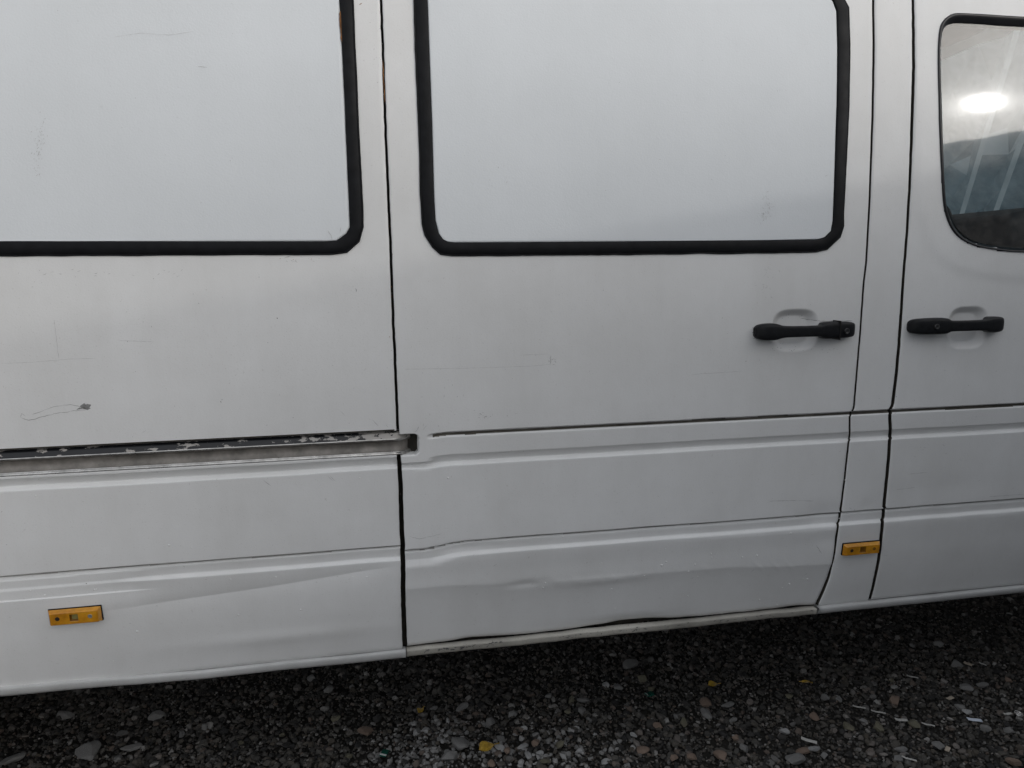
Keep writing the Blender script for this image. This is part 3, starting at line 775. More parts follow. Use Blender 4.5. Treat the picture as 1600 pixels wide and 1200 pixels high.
st += patch_strokes(862, 563, 3, 5, 14, 5, .001) + patch_strokes(756, 650, 5, 3, 10, 4, .001) + patch_strokes(1196, 428, 6, 20, 26, 6, .0006) + patch_strokes(900, 520, 190, 80, 30, 2.5, .001)
st += patch_strokes(1290, 545, 12, 6, 8, 6, .0009, -0.3) + patch_strokes(690, 640, 30, 20, 12, 5, .0008) + patch_strokes(1000, 770, 200, 30, 16, 3, .0008) + patch_strokes(950, 910, 200, 30, 24, 7, .0007, -0.6)
st += [([(1200, 783), (1240, 782), (1272, 783)], .0008), ([(1275, 852), (1284, 865)], .0009), ([(640, 700), (655, 690)], .0008)]
ribbons('scratch', st, M_SCRATCH, door, d_door)
st = [([(1256, 498), (1283, 502), (1332, 501)], .0008)] + patch_strokes(1240, 492, 20, 3, 8, 3, .001) + patch_strokes(1232, 544, 14, 4, 14, 3, .001) + patch_strokes(1179, 522, 1.5, 6, 10, 2.5, .0012)
ribbons('chip', st + patch_strokes(900, 600, 180, 60, 8, 2, .0014), M_SCUFF, door, d_door)
st = patch_strokes(1196, 322, 5, 13, 34, 7, .0006) + patch_strokes(1218, 142, 5, 1, 5, 2, .0008) + patch_strokes(780, 275, 25, 12, 8, 3, .0008) + [([(1287, 276), (1292, 274)], .001)]
st += patch_strokes(980, 200, 180, 100, 24, 2.2, .0009)
ribbons('scratch', st, M_SCRATCH, door, d0)
ribbons('scratch', patch_strokes(1330, 870, 16, 40, 12, 5, .0008) + patch_strokes(1320, 730, 3, 15, 6, 5, .0008), M_SCRATCH, pil, d_pil)
ribbons('scratch', [([(1418, 741), (1450, 738)], .0006), ([(1400, 765), (1430, 762)], .0006), ([(1545, 776), (1600, 772)], .0008), ([(1380, 868), (1388, 868)], .0008)] + patch_strokes(1500, 600, 60, 60, 10, 2.5, .0009) + patch_strokes(1480, 720, 60, 30, 8, 6, .0006, -.1), M_SCRATCH, fdoor, d_front)
ribbons('chip', [([(1421, 505), (1421, 516), (1426, 522)], .0013)] + patch_strokes(1398, 600, 3, 30, 8, 2, .0012), M_SCUFF, fdoor, d_front)
# rust bleeding from the trim edge
ribbons('rust_streak', [([(531.5, 18), (532.5, 40), (534, 66)], .0032), ([(531, 25), (532.5, 52)], .0022)], M_RUST, rear, lambda X, Z: 0.0052 + 0 * X)
ribbons('rust_streak', [([(598, 95), (601, 160)], .0016), ([(561, 8), (566, 5)], .0014)] + patch_strokes(612, 440, 1.5, 60, 10, 3, .0012) + patch_strokes(475, 404, 14, 1.5, 7, 3, .0009), M_RUST, rear, d_rear)
def sillz(X, Z): return 0.0035 + 0 * X
sp_ = []
for _ in range(90):
    x = rng.choice([rng.uniform(660, 790), rng.uniform(860, 1270)]); y = np.interp(x, [637, 800, 950, 1050, 1200, 1280], [1016, 999, 984, 972.5, 959.5, 948]) + rng.uniform(0.5, 6) ** 1
    sp_.append(([(x, y), (x + rng.uniform(1.5, 6), y - rng.uniform(0, .8))], rng.uniform(.0012, .0042)))
ribbons('chip', sp_, M_SCUFF, van, sillz)
st = [([(627, 722), (628.5, 735)], .0035), ([(757, 1003.5), (759, 1004)], .004)]
def blisters(pts, parent, dfun):
    vs, fs = [], []
    for x, y, r_ in pts:
        c = P(x, y); n0 = len(vs); n = 8
        dd = lambda a_, b_: float(dfun(np.array([[a_]]), np.array([[b_]]))[0, 0])
        el = rng.uniform(0.7, 1.3)
        for k in range(n):
            a_ = 2 * math.pi * k / n; xx, zz = c[0] + r_ * el * math.cos(a_), c[1] + r_ * math.sin(a_); vs.append(at(xx, zz, dd(xx, zz) - 0.0002))
        for k in range(n):
            a_ = 2 * math.pi * k / n; xx, zz = c[0] + r_ * .55 * el * math.cos(a_), c[1] + r_ * .55 * math.sin(a_); vs.append(at(xx, zz, dd(xx, zz) + r_ * 0.45))
        vs.append(at(c[0], c[1], dd(c[0], c[1]) + r_ * 0.6))
        for k in range(n):
            fs.append((n0 + k, n0 + (k + 1) % n, n0 + n + (k + 1) % n, n0 + n + k)); fs.append((n0 + n + k, n0 + n + (k + 1) % n, n0 + 2 * n))
    o = link('paint_blister', vs, fs, M_PAINT, parent); o['kind'] = 'stuff'
bl = [(1039, 857), (1041, 878), (1034, 883), (1111, 865), (1112, 871), (1086, 882), (1076, 893), (1160, 871), (1183, 868), (1259, 850), (1091, 902), (852, 911), (849, 919), (957, 922), (1077, 934), (1264, 907), (1258, 907),
      (1190, 940), (1191, 945), (1218, 948), (1225, 921), (655, 821), (700, 747), (1235, 833), (963, 954), (880, 840), (940, 880), (1140, 900), (1007, 900), (1236, 915)]
blisters([(x, y, rng.uniform(.0016, .0032)) for x, y in bl], door, d_door)
bl = [(47, 923), (70, 930), (150, 921), (147, 922), (56, 775), (237, 769), (562, 747), (564, 890), (551, 902), (573, 902), (470, 953), (214, 987), (176, 1034), (299, 856), (264, 852), (360, 905), (431, 902), (372, 961)]
blisters([(x, y, rng.uniform(.0016, .0032)) for x, y in bl], rear, d_rear)
blisters([(x, y, rng.uniform(.0015, .0025)) for x, y in [(1313, 811), (1326, 733), (1311, 842), (1309, 888), (1321, 750)]], pil, d_pil)

# ------------------------------------------------------------------ rest of the van
def strip(name, xl, xr, lo, hi, off, mat, hole=None, nx=60, step=0.03, far=False):
    rows = np.arange(lo, hi + 1e-6, step); cols = np.linspace(0, 1, nx); vs, fs = [], []
    X = np.array([[xl(z) + (xr(z) - xl(z)) * c for c in cols] for z in rows]); Z = np.repeat(rows[:, None], nx, 1)
    Y = -(base_off(Z) + off)
    if far: Y = 1.93 - Y
    idx = np.arange(X.size).reshape(X.shape)
    fs = np.stack([idx[:-1, :-1], idx[:-1, 1:], idx[1:, 1:], idx[1:, :-1]], -1)
    if hole is not None:
        cx = (X[:-1, :-1] + X[1:, 1:]) / 2; cz = (Z[:-1, :-1] + Z[1:, 1:]) / 2; fs = fs[~hole(cx, cz)]
    return link(name, np.stack([X, Y, Z + CAMH], -1).reshape(-1, 3), fs.reshape(-1, 4), mat, van)
whole = inpoly(WO + (WO - WO.mean(0)) * 0.02)
arch2 = lambda X, Z: (((X - ARCHX) ** 2 + (Z - ARCHZ) ** 2) < (ARCHR - .01) ** 2)
strip('inner_shell', lambda z: XR0 + 0.02, lambda z: xr_f(min(z, 0.9)) - 0.02, -0.94, 1.05, -0.036, M_GAPSHADE, hole=lambda X, Z: whole(X, Z) | arch2(X, Z), nx=240, step=0.018)
far_hole = lambda X, Z: (X > 1.42) & (X < 2.2 - np.maximum(Z - 0.1, 0) * 0.6) & (Z > 0.05) & (Z < 0.60)
strip('far_side_panel', lambda z: XR0, lambda z: xr_f(min(z, 0.9)), -0.92, 1.08, 0.0, M_PAINT, hole=lambda X, Z: far_hole(X, Z) | arch2(X, Z), nx=120, far=True)
# roof, cross arch
vs, fs = [], []; ys = np.linspace(0, 1, 15)
y0 = -float(base_off(1.08)); y1 = 1.93 - y0
for x in np.linspace(XR0, 1.72, 24):
    for t in ys: vs.append((x, y0 + (y1 - y0) * t, 1.08 + CAMH + 0.09 * math.sin(math.pi * t) ** 0.6))
for i in range(23):
    for j in range(14): a = i * 15 + j; fs.append((a, a + 1, a + 16, a + 15))
link('roof', vs, fs, M_PAINT, van)
bm_link('rear_wall', box_bm((XR0 - 0.02, 0.965, 1.35), (0.05, 1.80, 1.95), bev=0.02), M_PAINT, van, True)
bm_link('bulkhead', box_bm((1.22, 0.965, 1.45), (0.03, 1.72, 1.95)), M_INNER, van)
bm = box_bm((-0.14, 0.965, 0.47), (4.9, 1.76, 0.06))
for y in (0.45, 1.48): box_bm((-0.1, y, 0.39), (4.9, 0.08, 0.10), bm=bm)
bm_link('underfloor', bm, M_DARK, van)
# nose: wings, bonnet, grille, bumper, windscreen
def fend_l(z): return xr_f(z) + 0.006
FAX, FAR_ = 2.72, 0.40
def nose_r(z): return float(np.interp(z, [-0.95, -0.5, -0.3, 0.0, 0.08], [3.28, 3.30, 3.26, 2.95, 2.50]))
arf = lambda X, Z: ((X - FAX) ** 2 + (Z - ARCHZ) ** 2) < FAR_ ** 2
strip('wing', fend_l, nose_r, -0.93, 0.07, -0.004, M_PAINT, hole=arf, nx=150, step=0.008)
strip('wing', fend_l, nose_r, -0.93, 0.07, -0.004, M_PAINT, hole=arf, nx=60, step=0.02, far=True)
vs, fs = [], []
pr = [(2.46, 0.09), (2.70, 0.045), (2.95, -0.01), (3.10, -0.08), (3.22, -0.20), (3.29, -0.35), (3.30, -0.50)]
for x, z in pr:
    for t in np.linspace(0, 1, 11): vs.append((x + 0.06 * math.sin(math.pi * t), 0.02 + 1.89 * t, z + CAMH + 0.03 * math.sin(math.pi * t)))
for i in range(len(pr) - 1):
    for j in range(10): a = i * 11 + j; fs.append((a, a + 1, a + 12, a + 11))
link('bonnet', vs, fs, M_PAINT, van)
bm_link('bumper', box_bm((3.27, 0.965, 0.56), (0.16, 1.90, 0.34), bev=0.06, seg=4), M_PLASTIC, van, True)
link('windscreen', [(2.44, 0.06, 1.47), (2.44, 1.87, 1.47), (1.74, 1.77, 2.36), (1.74, 0.16, 2.36)], [(0, 1, 2, 3)], M_GLASS, van)
link('windscreen_pillar', *(lambda q: (q, [(0, 1, 2, 3)]))([(2.46, 0.0, 1.40), (2.40, 0.075, 1.41), (1.70, 0.18, 2.38), (1.72, 0.10, 2.40)]), M_PAINT, van)
link('windscreen_pillar', *(lambda q: (q, [(0, 1, 2, 3)]))([(2.46, 1.93, 1.40), (2.40, 1.855, 1.41), (1.70, 1.75, 2.38), (1.72, 1.83, 2.40)]), M_PAINT, van)
# wheels
def wheel(x, y, sgn):
    w = empty('wheel', (x, y, 0.335), van)
    r = 0.335
    lathe('tyre', [(0.19, sgn * 0.0), (0.215, sgn * -0.01), (0.29, sgn * -0.012), (r - .015, sgn * 0.0), (r, sgn * 0.025), (r, sgn * 0.17), (r - .015, sgn * 0.195), (0.2, sgn * 0.195)], M_RUBBER, w, (0, 0, 0))
    lathe('rim', [(0.205, sgn * 0.0), (0.195, sgn * 0.004), (0.185, sgn * 0.03), (0.15, sgn * 0.05), (0.11, sgn * 0.03), (0.085, sgn * 0.005), (0.05, sgn * 0.0), (0.001, sgn * 0.0)], M_STEEL, w, (0, 0, 0))
for x in (ARCHX, FAX): wheel(x, 0.07, 1); wheel(x, 1.86, -1)
# cab: dashboard, steering wheel, seats
bm_link('dashboard', box_bm((2.24, 0.965, 1.31), (0.40, 1.74, 0.34), Matrix.Rotation(R(8), 3, 'Y'), bev=0.06, seg=4), M_DASH, van, True)
bm_link('instrument_hood', box_bm((2.02, 0.62, 1.43), (0.16, 0.50, 0.12), Matrix.Rotation(R(-14), 3, 'Y'), bev=0.035, seg=4), M_DASH, van, True)
bm = bmesh.new()
vs, fs = [], []
for i in range(32):
    t = 2 * math.pi * i / 32
    for j in range(8):
        u = 2 * math.pi * j / 8; rr = 0.20 + 0.016 * math.cos(u)
        q = Vector((0.016 * math.sin(u), rr * math.cos(t), rr * math.sin(t))); q.rotate(Matrix.Rotation(R(-55), 3, 'Y')); vs.append(tuple(q + Vector((1.86, 1.45, 1.18))))
for i in range(32):
    for j in range(8): fs.append((i * 8 + j, i * 8 + (j + 1) % 8, ((i + 1) % 32) * 8 + (j + 1) % 8, ((i + 1) % 32) * 8 + j))
bm.free(); link('steering_wheel', vs, fs, M_PLASTIC, van)
def seat(y, w, x, zt):
    s = empty('seat', (x, y, 0.55), van)
    ry = Matrix.Rotation(R(-12), 3, 'Y')
    bm_link('seat_base', box_bm((0.2, 0, 0.12), (0.5, w * 0.9, 0.28), bev=0.02), M_DARK, s)
    bm_link('cushion', box_bm((0.2, 0, 0.33), (0.52, w, 0.16), bev=0.06, seg=4), M_SEAT, s, True)
    bm_link('backrest', box_bm((-0.11, 0, 0.33 + (zt - 0.88) / 2), (0.14, w, zt - 0.88 + 0.06), ry, bev=0.06, seg=4), M_SEAT, s, True)
    return s
seat(0.52, 0.86, 1.62, 1.47)
s = seat(1.45, 0.50, 1.62, 1.46)
bm_link('headrest', box_bm((-0.2, 0, 1.00), (0.10, 0.28, 0.17), Matrix.Rotation(R(-12), 3, 'Y'), bev=0.04, seg=4), M_SEAT, s, True)
# crumpled sheet hung against the inside of the windscreen, seen at a slant through the cab window
def wsx(z): return 2.37 - 0.787 * (z - 1.47)
def onscreen(px, py, lift=0.0):      # where a sight line meets the sheet
    r = _ray(px, py); o_ = CAM; k = 0.787
    t = (2.37 - lift - o_[0] - k * (o_[2] - 1.47)) / (r[0] + k * r[2]); q = o_ + r * t
    return Vector(tuple(q))
b0, b1, b2 = onscreen(1520, 330), onscreen(1560, 205), onscreen(1578, 330)
slant = (b1.y - b0.y) / (b1.z - b0.z); bw = 0.026
edge_y = list(np.arange(b2.y - 0.075, -0.15, -0.08))[::-1] + [b2.y, b2.y + bw, b2.y + 0.085, b0.y, b0.y + bw] + list(np.arange(b0.y + 0.09, 2.6, 0.085))
zz_ = [1.45, 1.50, 1.545, 1.585, 1.63, 1.665, 1.71, 1.77, 1.84, 1.92, 2.02]
vs, fs, mi = [], [], []; nx = len(edge_y)
for j, z in enumerate(zz_):
    for i, y in enumerate(edge_y):
        bat = any(abs(y - q_) < 1e-6 for q_ in (b0.y, b0.y + bw, b2.y, b2.y + bw))
        jz = 0 if bat or j in (0, len(zz_) - 1) else 0.022 * mnoise.noise(Vector((y * 23, z * 19, 5)))
        jy = 0 if bat else 0.022 * mnoise.noise(Vector((y * 21, z * 23, 1)))
        lift = 0.035 if bat else 0.006 + 0.055 * abs(mnoise.noise(Vector((y * 9.2, z * 8.1, 3))))
        vs.append((wsx(z) - lift, float(np.clip(y + jy + slant * (z - b0.z), 0.10, 1.83)), z + jz))
for j in range(len(zz_) - 1):
    for i in range(nx - 1):
        a = j * nx + i
        ts = [(a, a + 1, a + nx + 1), (a, a + nx + 1, a + nx)] if (i * 7 + j * 3) % 2 else [(a, a + 1, a + nx), (a + 1, a + nx + 1, a + nx)]
        isb = abs(edge_y[i] - b0.y) < 1e-6 or abs(edge_y[i] - b2.y) < 1e-6
        fs += ts; mi += [1, 1] if isb else [0, 0]
cen = np.array([np.mean([vs[k] for k in f_], 0) for f_ in fs])
for px, py in ((1500, 246), (1578, 228), (1594, 224), (1566, 224)):
    t_ = np.array(onscreen(px, py)); k = int(np.argmin(np.linalg.norm((cen - t_)[:, 1:], axis=1)))
    if mi[k] == 0: mi[k] = 2
sr = empty('plastic_sheet', (0, 0, 0))
tag(sr, 'crumpled blue-grey sheet hung across the windscreen, seen through the cab window', 'plastic sheet')
link('sheeting', vs, fs, [M_SHEET, M_BATTEN, M_LITPATCH], sr, smooth=False, midx=mi)

# ------------------------------------------------------------------ ground and gravel
def gz(x, y): return 0.010 * mnoise.noise(Vector((x * 1.3, y * 1.3, 0))) + 0.006 * mnoise.noise(Vector((x * 5, y * 5, 4)))
def axis(lo, hi, step, far):
    a = list(np.arange(lo, hi + 1e-6, step)); d = step; x = hi
    while x < far: d *= 1.5; x += d; a.append(x)
    d = step; x = lo
    while x > -far: d *= 1.5; x -= d; a.insert(0, x)
    return a
ax, ay = axis(-3, 4, 0.05, 400), axis(-2.2, 2.2, 0.05, 400)
vs = [(x, y, gz(x, y) - 0.006) for y in ay for x in ax]; nx = len(ax)
fs = [(j * nx + i, j * nx + i + 1, (j + 1) * nx + i + 1, (j + 1) * nx + i) for j in range(len(ay) - 1) for i in range(nx - 1)]
tag(link('ground', vs, fs, M_SOIL), kind='structure')

def stone_mesh(name, seed, sub=2, mat=M_STONE, flat=0.7, cuts=12):
    r = np.random.default_rng(seed); bm = bmesh.new(); bmesh.ops.create_icosphere(bm, subdivisions=sub, radius=1)
    ns = r.normal(0, 1, (cuts, 3)); ns /= np.linalg.norm(ns, axis=1)[:, None]; hs_ = r.uniform(0.48, 0.80, cuts)
    s = r.uniform(0.75, 1.25, 3); s[2] *= flat
    for v in bm.verts:
        c = np.array(v.co)
        for n_, h in zip(ns, hs_):
            k = c @ n_ - h
            if k > 0: c = c - n_ * k
        c = c * s * (1 + 0.05 * mnoise.noise(Vector(tuple(c * 2.2 + seed))))
        v.co = c
    me = bpy.data.meshes.new(name); bm.to_mesh(me); bm.free(); me.materials.append(mat)
    return me
pcol = bpy.data.collections.new('gravel_stones')
for k in range(18):
    pcol.objects.link(bpy.data.objects.new('gravel_stone', stone_mesh('gravel_stone', 100 + k, 2)))

gv = [(x, y, gz(x, y)) for y in np.arange(-1.55, 1.3, 0.05) for x in np.arange(-2.7, 3.7, 0.05)]
nx = len(np.arange(-2.7, 3.7, 0.05)); ny = len(np.arange(-1.55, 1.3, 0.05))
fs = [(j * nx + i, j * nx + i + 1, (j + 1) * nx + i + 1, (j + 1) * nx + i) for j in range(ny - 1) for i in range(nx - 1)]
gravel = link('gravel', gv, fs, M_STONE); gravel['kind'] = 'stuff'
ng = bpy.data.node_groups.new('scatter_gravel', 'GeometryNodeTree')
ng.interface.new_socket('Geometry', in_out='INPUT', socket_type='NodeSocketGeometry')
ng.interface.new_socket('Geometry', in_out='OUTPUT', socket_type='NodeSocketGeometry')
gi, go = ng.nodes.new('NodeGroupInput'), ng.nodes.new('NodeGroupOutput')
ci = ng.nodes.new('GeometryNodeCollectionInfo'); ci.inputs['Collection'].default_value = pcol
ci.inputs['Separate Children'].default_value = True; ci.inputs['Reset Children'].default_value = True
jn = ng.nodes.new('GeometryNodeJoinGeometry')
pos = ng.nodes.new('GeometryNodeInputPosition')
pc2 = bpy.data.collections.new('pale_gravel_stones')
for k in range(10):
    pc2.objects.link(bpy.data.objects.new('pale_gravel_stone', stone_mesh('pale_gravel_stone', 300 + k, 2, M_STONE_DUSTY)))
ci2 = ng.nodes.new('GeometryNodeCollectionInfo'); ci2.inputs['Collection'].default_value = pc2
ci2.inputs['Separate Children'].default_value = True; ci2.inputs['Reset Children'].default_value = True
def layer(dens, smin, smax, power, seed, noise_scale, lo, hi, sink, spot=None):
    dp = ng.nodes.new('GeometryNodeDistributePointsOnFaces'); dp.inputs['Seed'].default_value = seed
    nz_ = ng.nodes.new('ShaderNodeTexNoise'); nz_.inputs['Scale'].default_value = noise_scale; nz_.inputs['Detail'].default_value = 3
    ng.links.new(pos.outputs[0], nz_.inputs['Vector'])
    mr = ng.nodes.new('ShaderNodeMapRange'); mr.inputs[1].default_value = 0.38; mr.inputs[2].default_value = 0.56; mr.inputs[3].default_value = lo * dens; mr.inputs[4].default_value = hi * dens
    ng.links.new(nz_.outputs[0], mr.inputs[0])
    if spot is None: ng.links.new(mr.outputs[0], dp.inputs['Density'])
    else:
        vd_ = ng.nodes.new('ShaderNodeVectorMath'); vd_.operation = 'DISTANCE'; ng.links.new(pos.outputs[0], vd_.inputs[0]); vd_.inputs[1].default_value = (spot[0], spot[1], 0)
        ms_ = ng.nodes.new('ShaderNodeMapRange'); ms_.inputs[1].default_value = spot[2]; ms_.inputs[2].default_value = spot[2] * 0.25; ms_.inputs[3].default_value = 0; ms_.inputs[4].default_value = 1
        ng.links.new(vd_.outputs['Value'], ms_.inputs[0]); mu_ = ng.nodes.new('ShaderNodeMath'); mu_.operation = 'MULTIPLY'; ng.links.new(ms_.outputs[0], mu_.inputs[0]); ng.links.new(mr.outputs[0], mu_.inputs[1])
        ng.links.new(mu_.outputs[0], dp.inputs['Density'])
    ng.links.new(gi.outputs[0], dp.inputs['Mesh']); 
    sp = ng.nodes.new('GeometryNodeSetPosition'); ng.links.new(dp.outputs['Points'], sp.inputs[0])
    rv0 = ng.nodes.new('FunctionNodeRandomValue'); rv0.data_type = 'FLOAT_VECTOR'; rv0.inputs[0].default_value = (0, 0, -sink); rv0.inputs[1].default_value = (0, 0, sink * 0.6); rv0.inputs['Seed'].default_value = seed + 5
    ng.links.new(rv0.outputs[0], sp.inputs['Offset'])
    io = ng.nodes.new('GeometryNodeInstanceOnPoints'); io.inputs['Pick Instance'].default_value = True
    rv = ng.nodes.new('FunctionNodeRandomValue'); rv.data_type = 'FLOAT_VECTOR'; rv.inputs[0].default_value = (-0.5, -0.5, 0); rv.inputs[1].default_value = (0.5, 0.5, 6.28); rv.inputs['Seed'].default_value = seed + 1
    rs = ng.nodes.new('FunctionNodeRandomValue'); rs.data_type = 'FLOAT'; rs.inputs['Seed'].default_value = seed + 2
    rs.inputs[2].default_value = 0; rs.inputs[3].default_value = 1
    pw = ng.nodes.new('ShaderNodeMath'); pw.operation = 'POWER'; pw.inputs[1].default_value = power; ng.links.new(rs.outputs[1], pw.inputs[0])
    m2 = ng.nodes.new('ShaderNodeMapRange'); m2.inputs[3].default_value = smin; m2.inputs[4].default_value = smax; ng.links.new(pw.outputs[0], m2.inputs[0])
    ng.links.new(sp.outputs[0], io.inputs['Points']); ng.links.new((ci if spot is None else ci2).outputs[0], io.inputs['Instance'])
    e2r = ng.nodes.new('FunctionNodeEulerToRotation'); ng.links.new(rv.outputs[0], e2r.inputs[0]); ng.links.new(e2r.outputs[0], io.inputs['Rotation'])
    ng.links.new(m2.outputs[0], io.inputs['Scale']); ng.links.new(io.outputs[0], jn.inputs[0])
layer(5200, 0.005, 0.0150, 2.6, 3, 2.2, 0.22, 1.0, 0.004)
layer(11000, 0.0025, 0.006, 1.3, 40, 3.0, 0.5, 1.0, 0.003)
g1, g2 = G(665, 1185), G(880, 1185)
layer(11000, 0.003, 0.012, 2.2, 70, 9.0, 0.45, 1.0, 0.001, (g1[0], g1[1], 0.22))
layer(4200, 0.004, 0.013, 2.0, 90, 9.0, 0.1, 1.0, 0.001, (g2[0], g2[1], 0.24))
ng.links.new(jn.outputs[0], go.inputs[0])
md = gravel.modifiers.new('scatter', 'NODES'); md.node_group = ng

# larger stones one can pick out (pixel, size in px, colour)
KINDS = {'g': (M_STONE_GREY, 'grey angular stone lying among the fine gravel', 'grey stones'), 'p': (M_STONE_PALE, 'pale grey stone lying on top of the dark gravel', 'pale stones'),
         'b': (M_STONE_BROWN, 'rust-brown stone lying among the grey gravel', 'brown stones'), 'o': (M_STONE_OLIVE, 'olive-tinted stone lying in the gravel', 'olive stones')}
STONES = [(486, 1063, 26, 'g'), (512, 1080, 24, 'g'), (572, 1143, 28, 'b'), (525, 1124, 20, 'o'), (442, 1150, 20, 'o'), (650, 1147, 14, 'p'), (666, 1143, 16, 'p'), (692, 1162, 13, 'p'), (700, 1129, 14, 'p'),
          (722, 1108, 26, 'g'), (678, 1108, 18, 'g'), (766, 1133, 30, 'g'), (782, 1157, 18, 'g'), (720, 1168, 46, 'g'), (545, 1182, 24, 'o'), (783, 1172, 22, 'p'), (793, 1176, 20, 'b'), (768, 1196, 16, 'b'),
          (985, 1040, 30, 'g'), (1003, 1062, 28, 'o'), (1017, 1076, 16, 'o'), (946, 1073, 18, 'p'), (966, 1076, 22, 'g'), (911, 1096, 20, 'g'), (887, 1115, 20, 'o'), (909, 1114, 26, 'g'), (893, 1096, 20, 'o'),
          (1102, 1100, 26, 'b'), (1103, 1117, 22, 'g'), (1137, 1102, 22, 'g'), (1028, 1135, 28, 'b'), (1068, 1129, 18, 'o'), (1003, 1176, 26, 'b'), (1052, 1186, 24, 'b'), (1126, 1184, 24, 'b'), (1162, 1171, 26, 'g'),
          (1149, 1155, 22, 'b'), (875, 1168, 22, 'o'), (836, 1166, 28, 'b'), (817, 1170, 18, 'p'), (852, 1196, 26, 'o'), (705, 1188, 34, 'g'), (930, 1150, 14, 'p'), (904, 1178, 15, 'p'), (825, 1184, 17, 'p'), (845, 1180, 15, 'p'), (860, 1160, 14, 'g'), (805, 1150, 14, 'p'), (818, 1140, 13, 'p'), (990, 1150, 13, 'p'), (900, 1140, 13, 'p'), (946, 1194, 18, 'p'), (814, 1196, 18, 'p'), (879, 1186, 16, 'p'), (1082, 1185, 16, 'b'),
          (1425, 1012, 16, 'g'), (1465, 1010, 18, 'g'), (1494, 1040, 20, 'g'), (1397, 1098, 36, 'b'), (1372, 1138, 34, 'o'), (1428, 1132, 26, 'o'), (1325, 1136, 26, 'o'), (1255, 1172, 24, 'b'), (1243, 1186, 36, 'g'),
          (1270, 1167, 18, 'p'), (1288, 1178, 18, 'g'), (1288, 1090, 22, 'g'), (1310, 1093, 16, 'g'), (1225, 1140, 18, 'p'), (1407, 1173, 20, 'g'), (1404, 1188, 24, 'g'), (1468, 1168, 24, 'g'), (1511, 1115, 20, 'p'),
          (1576, 1066, 18, 'b'), (1392, 1065, 14, 'o'), (1583, 1193, 26, 'b'), (1538, 1140, 18, 'g'), (1272, 1117, 16, 'b'), (1233, 1088, 14, 'o'), (1145, 1125, 16, 'g'), (1056, 1120, 16, 'g'), (1350, 1127, 14, 'g'),
          (1510, 1078, 24, 'g'), (1535, 1073, 18, 'g'), (1500, 1107, 18, 'g'), (1575, 1145, 24, 'g'), (100, 1120, 26, 'g'), (190, 1150, 22, 'g'), (245, 1122, 24, 'g'), (205, 1172, 26, 'g'), (185, 1190, 22, 'g'), (373, 1164, 18, 'o'),
          (140, 1180, 40, 'g'), (20, 1190, 24, 'g'), (285, 1150, 18, 'g'), (320, 1140, 20, 'g'), (800, 1120, 20, 'g'), (858, 1090, 16, 'g')]
SM = {}
LM = [(657, 1116, 'the small yellow leaf'), (761, 1177, 'the largest yellow leaf'), (1114, 1074, 'the orange-yellow leaf'), (1261, 1073, 'the rightmost yellow leaf'), (1591, 1123, 'the ring-pull tab'),
      (1522, 1132, 'the bluish white strip'), (601, 1182, 'the dark green shard'), (1015, 1089, 'the upper green shard'), (1264, 1159, 'the long white stub'), (1408, 1130, 'the white paper stub'),
      (1480, 1177, 'the pinkish tan stub'), (1484, 1098, 'the tan cardboard scrap'), (1512, 1043, 'the short shaded scrap'), (120, 960, 'the left amber side lamp'), (850, 1196, 'the middle of the bottom edge'), (400, 1196, 'the bottom edge left of the shard')]
def where(x, y):
    d_ = sorted((math.hypot(x - a, y - b), a, b, t) for a, b, t in LM)[0]
    dx, dy = x - d_[1], y - d_[2]
    w = ('right of' if dx > 0 else 'left of') if abs(dx) > abs(dy) else ('below' if dy > 0 else 'above')
    return d_[0], f'{w} {d_[3]}'
ORD = ['nearest', 'second nearest', 'third nearest', 'fourth nearest', 'fifth nearest', 'sixth nearest', 'seventh nearest', 'eighth nearest', 'ninth nearest', 'tenth nearest', 'eleventh nearest', 'farthest']
def relabel(items, noun):      # items: (x, y, object) of one look; the label counts outwards from the closest landmark
    g_ = {}
    for x, y, o in items:
        d_, w = where(x, y); g_.setdefault(w, []).append((d_, o))
    for w, l_ in g_.items():
        for k, (d_, o) in enumerate(sorted(l_, key=lambda q: q[0])):
            o['label'] = (noun if len(l_) == 1 else f'{ORD[min(k, 11)]} {noun}') + ' ' + w
BYKIND = {}
for i, (x, y, s, kd) in enumerate(STONES):
    g = G(x, y); dist = np.linalg.norm(np.array([g[0], g[1], 0]) - CAM)
    r_ = s * 0.37 * dist / F
    key = (kd, i % 5)
    if key not in SM: SM[key] = stone_mesh('stone', 500 + i, 3, KINDS[kd][0], 0.62, 12)
    o = bpy.data.objects.new('stone', SM[key]); C.objects.link(o)
    o.scale = (r_ * random.uniform(.95, 1.25), r_ * random.uniform(.8, 1.0), r_ * random.uniform(.8, 1.0)); o.rotation_euler = (random.uniform(-.3, .3), random.uniform(-.3, .3), random.uniform(0, 6.28))
    o.location = (g[0], g[1], gz(*g) + r_ * 0.28)
    tag(o, KINDS[kd][1], 'stone', KINDS[kd][2]); BYKIND.setdefault(kd, []).append((x, y, o))
for kd, noun in (('g', 'grey stone'), ('p', 'pale grey stone'), ('b', 'rust-brown stone'), ('o', 'olive-tinted stone')): relabel(BYKIND[kd], noun)

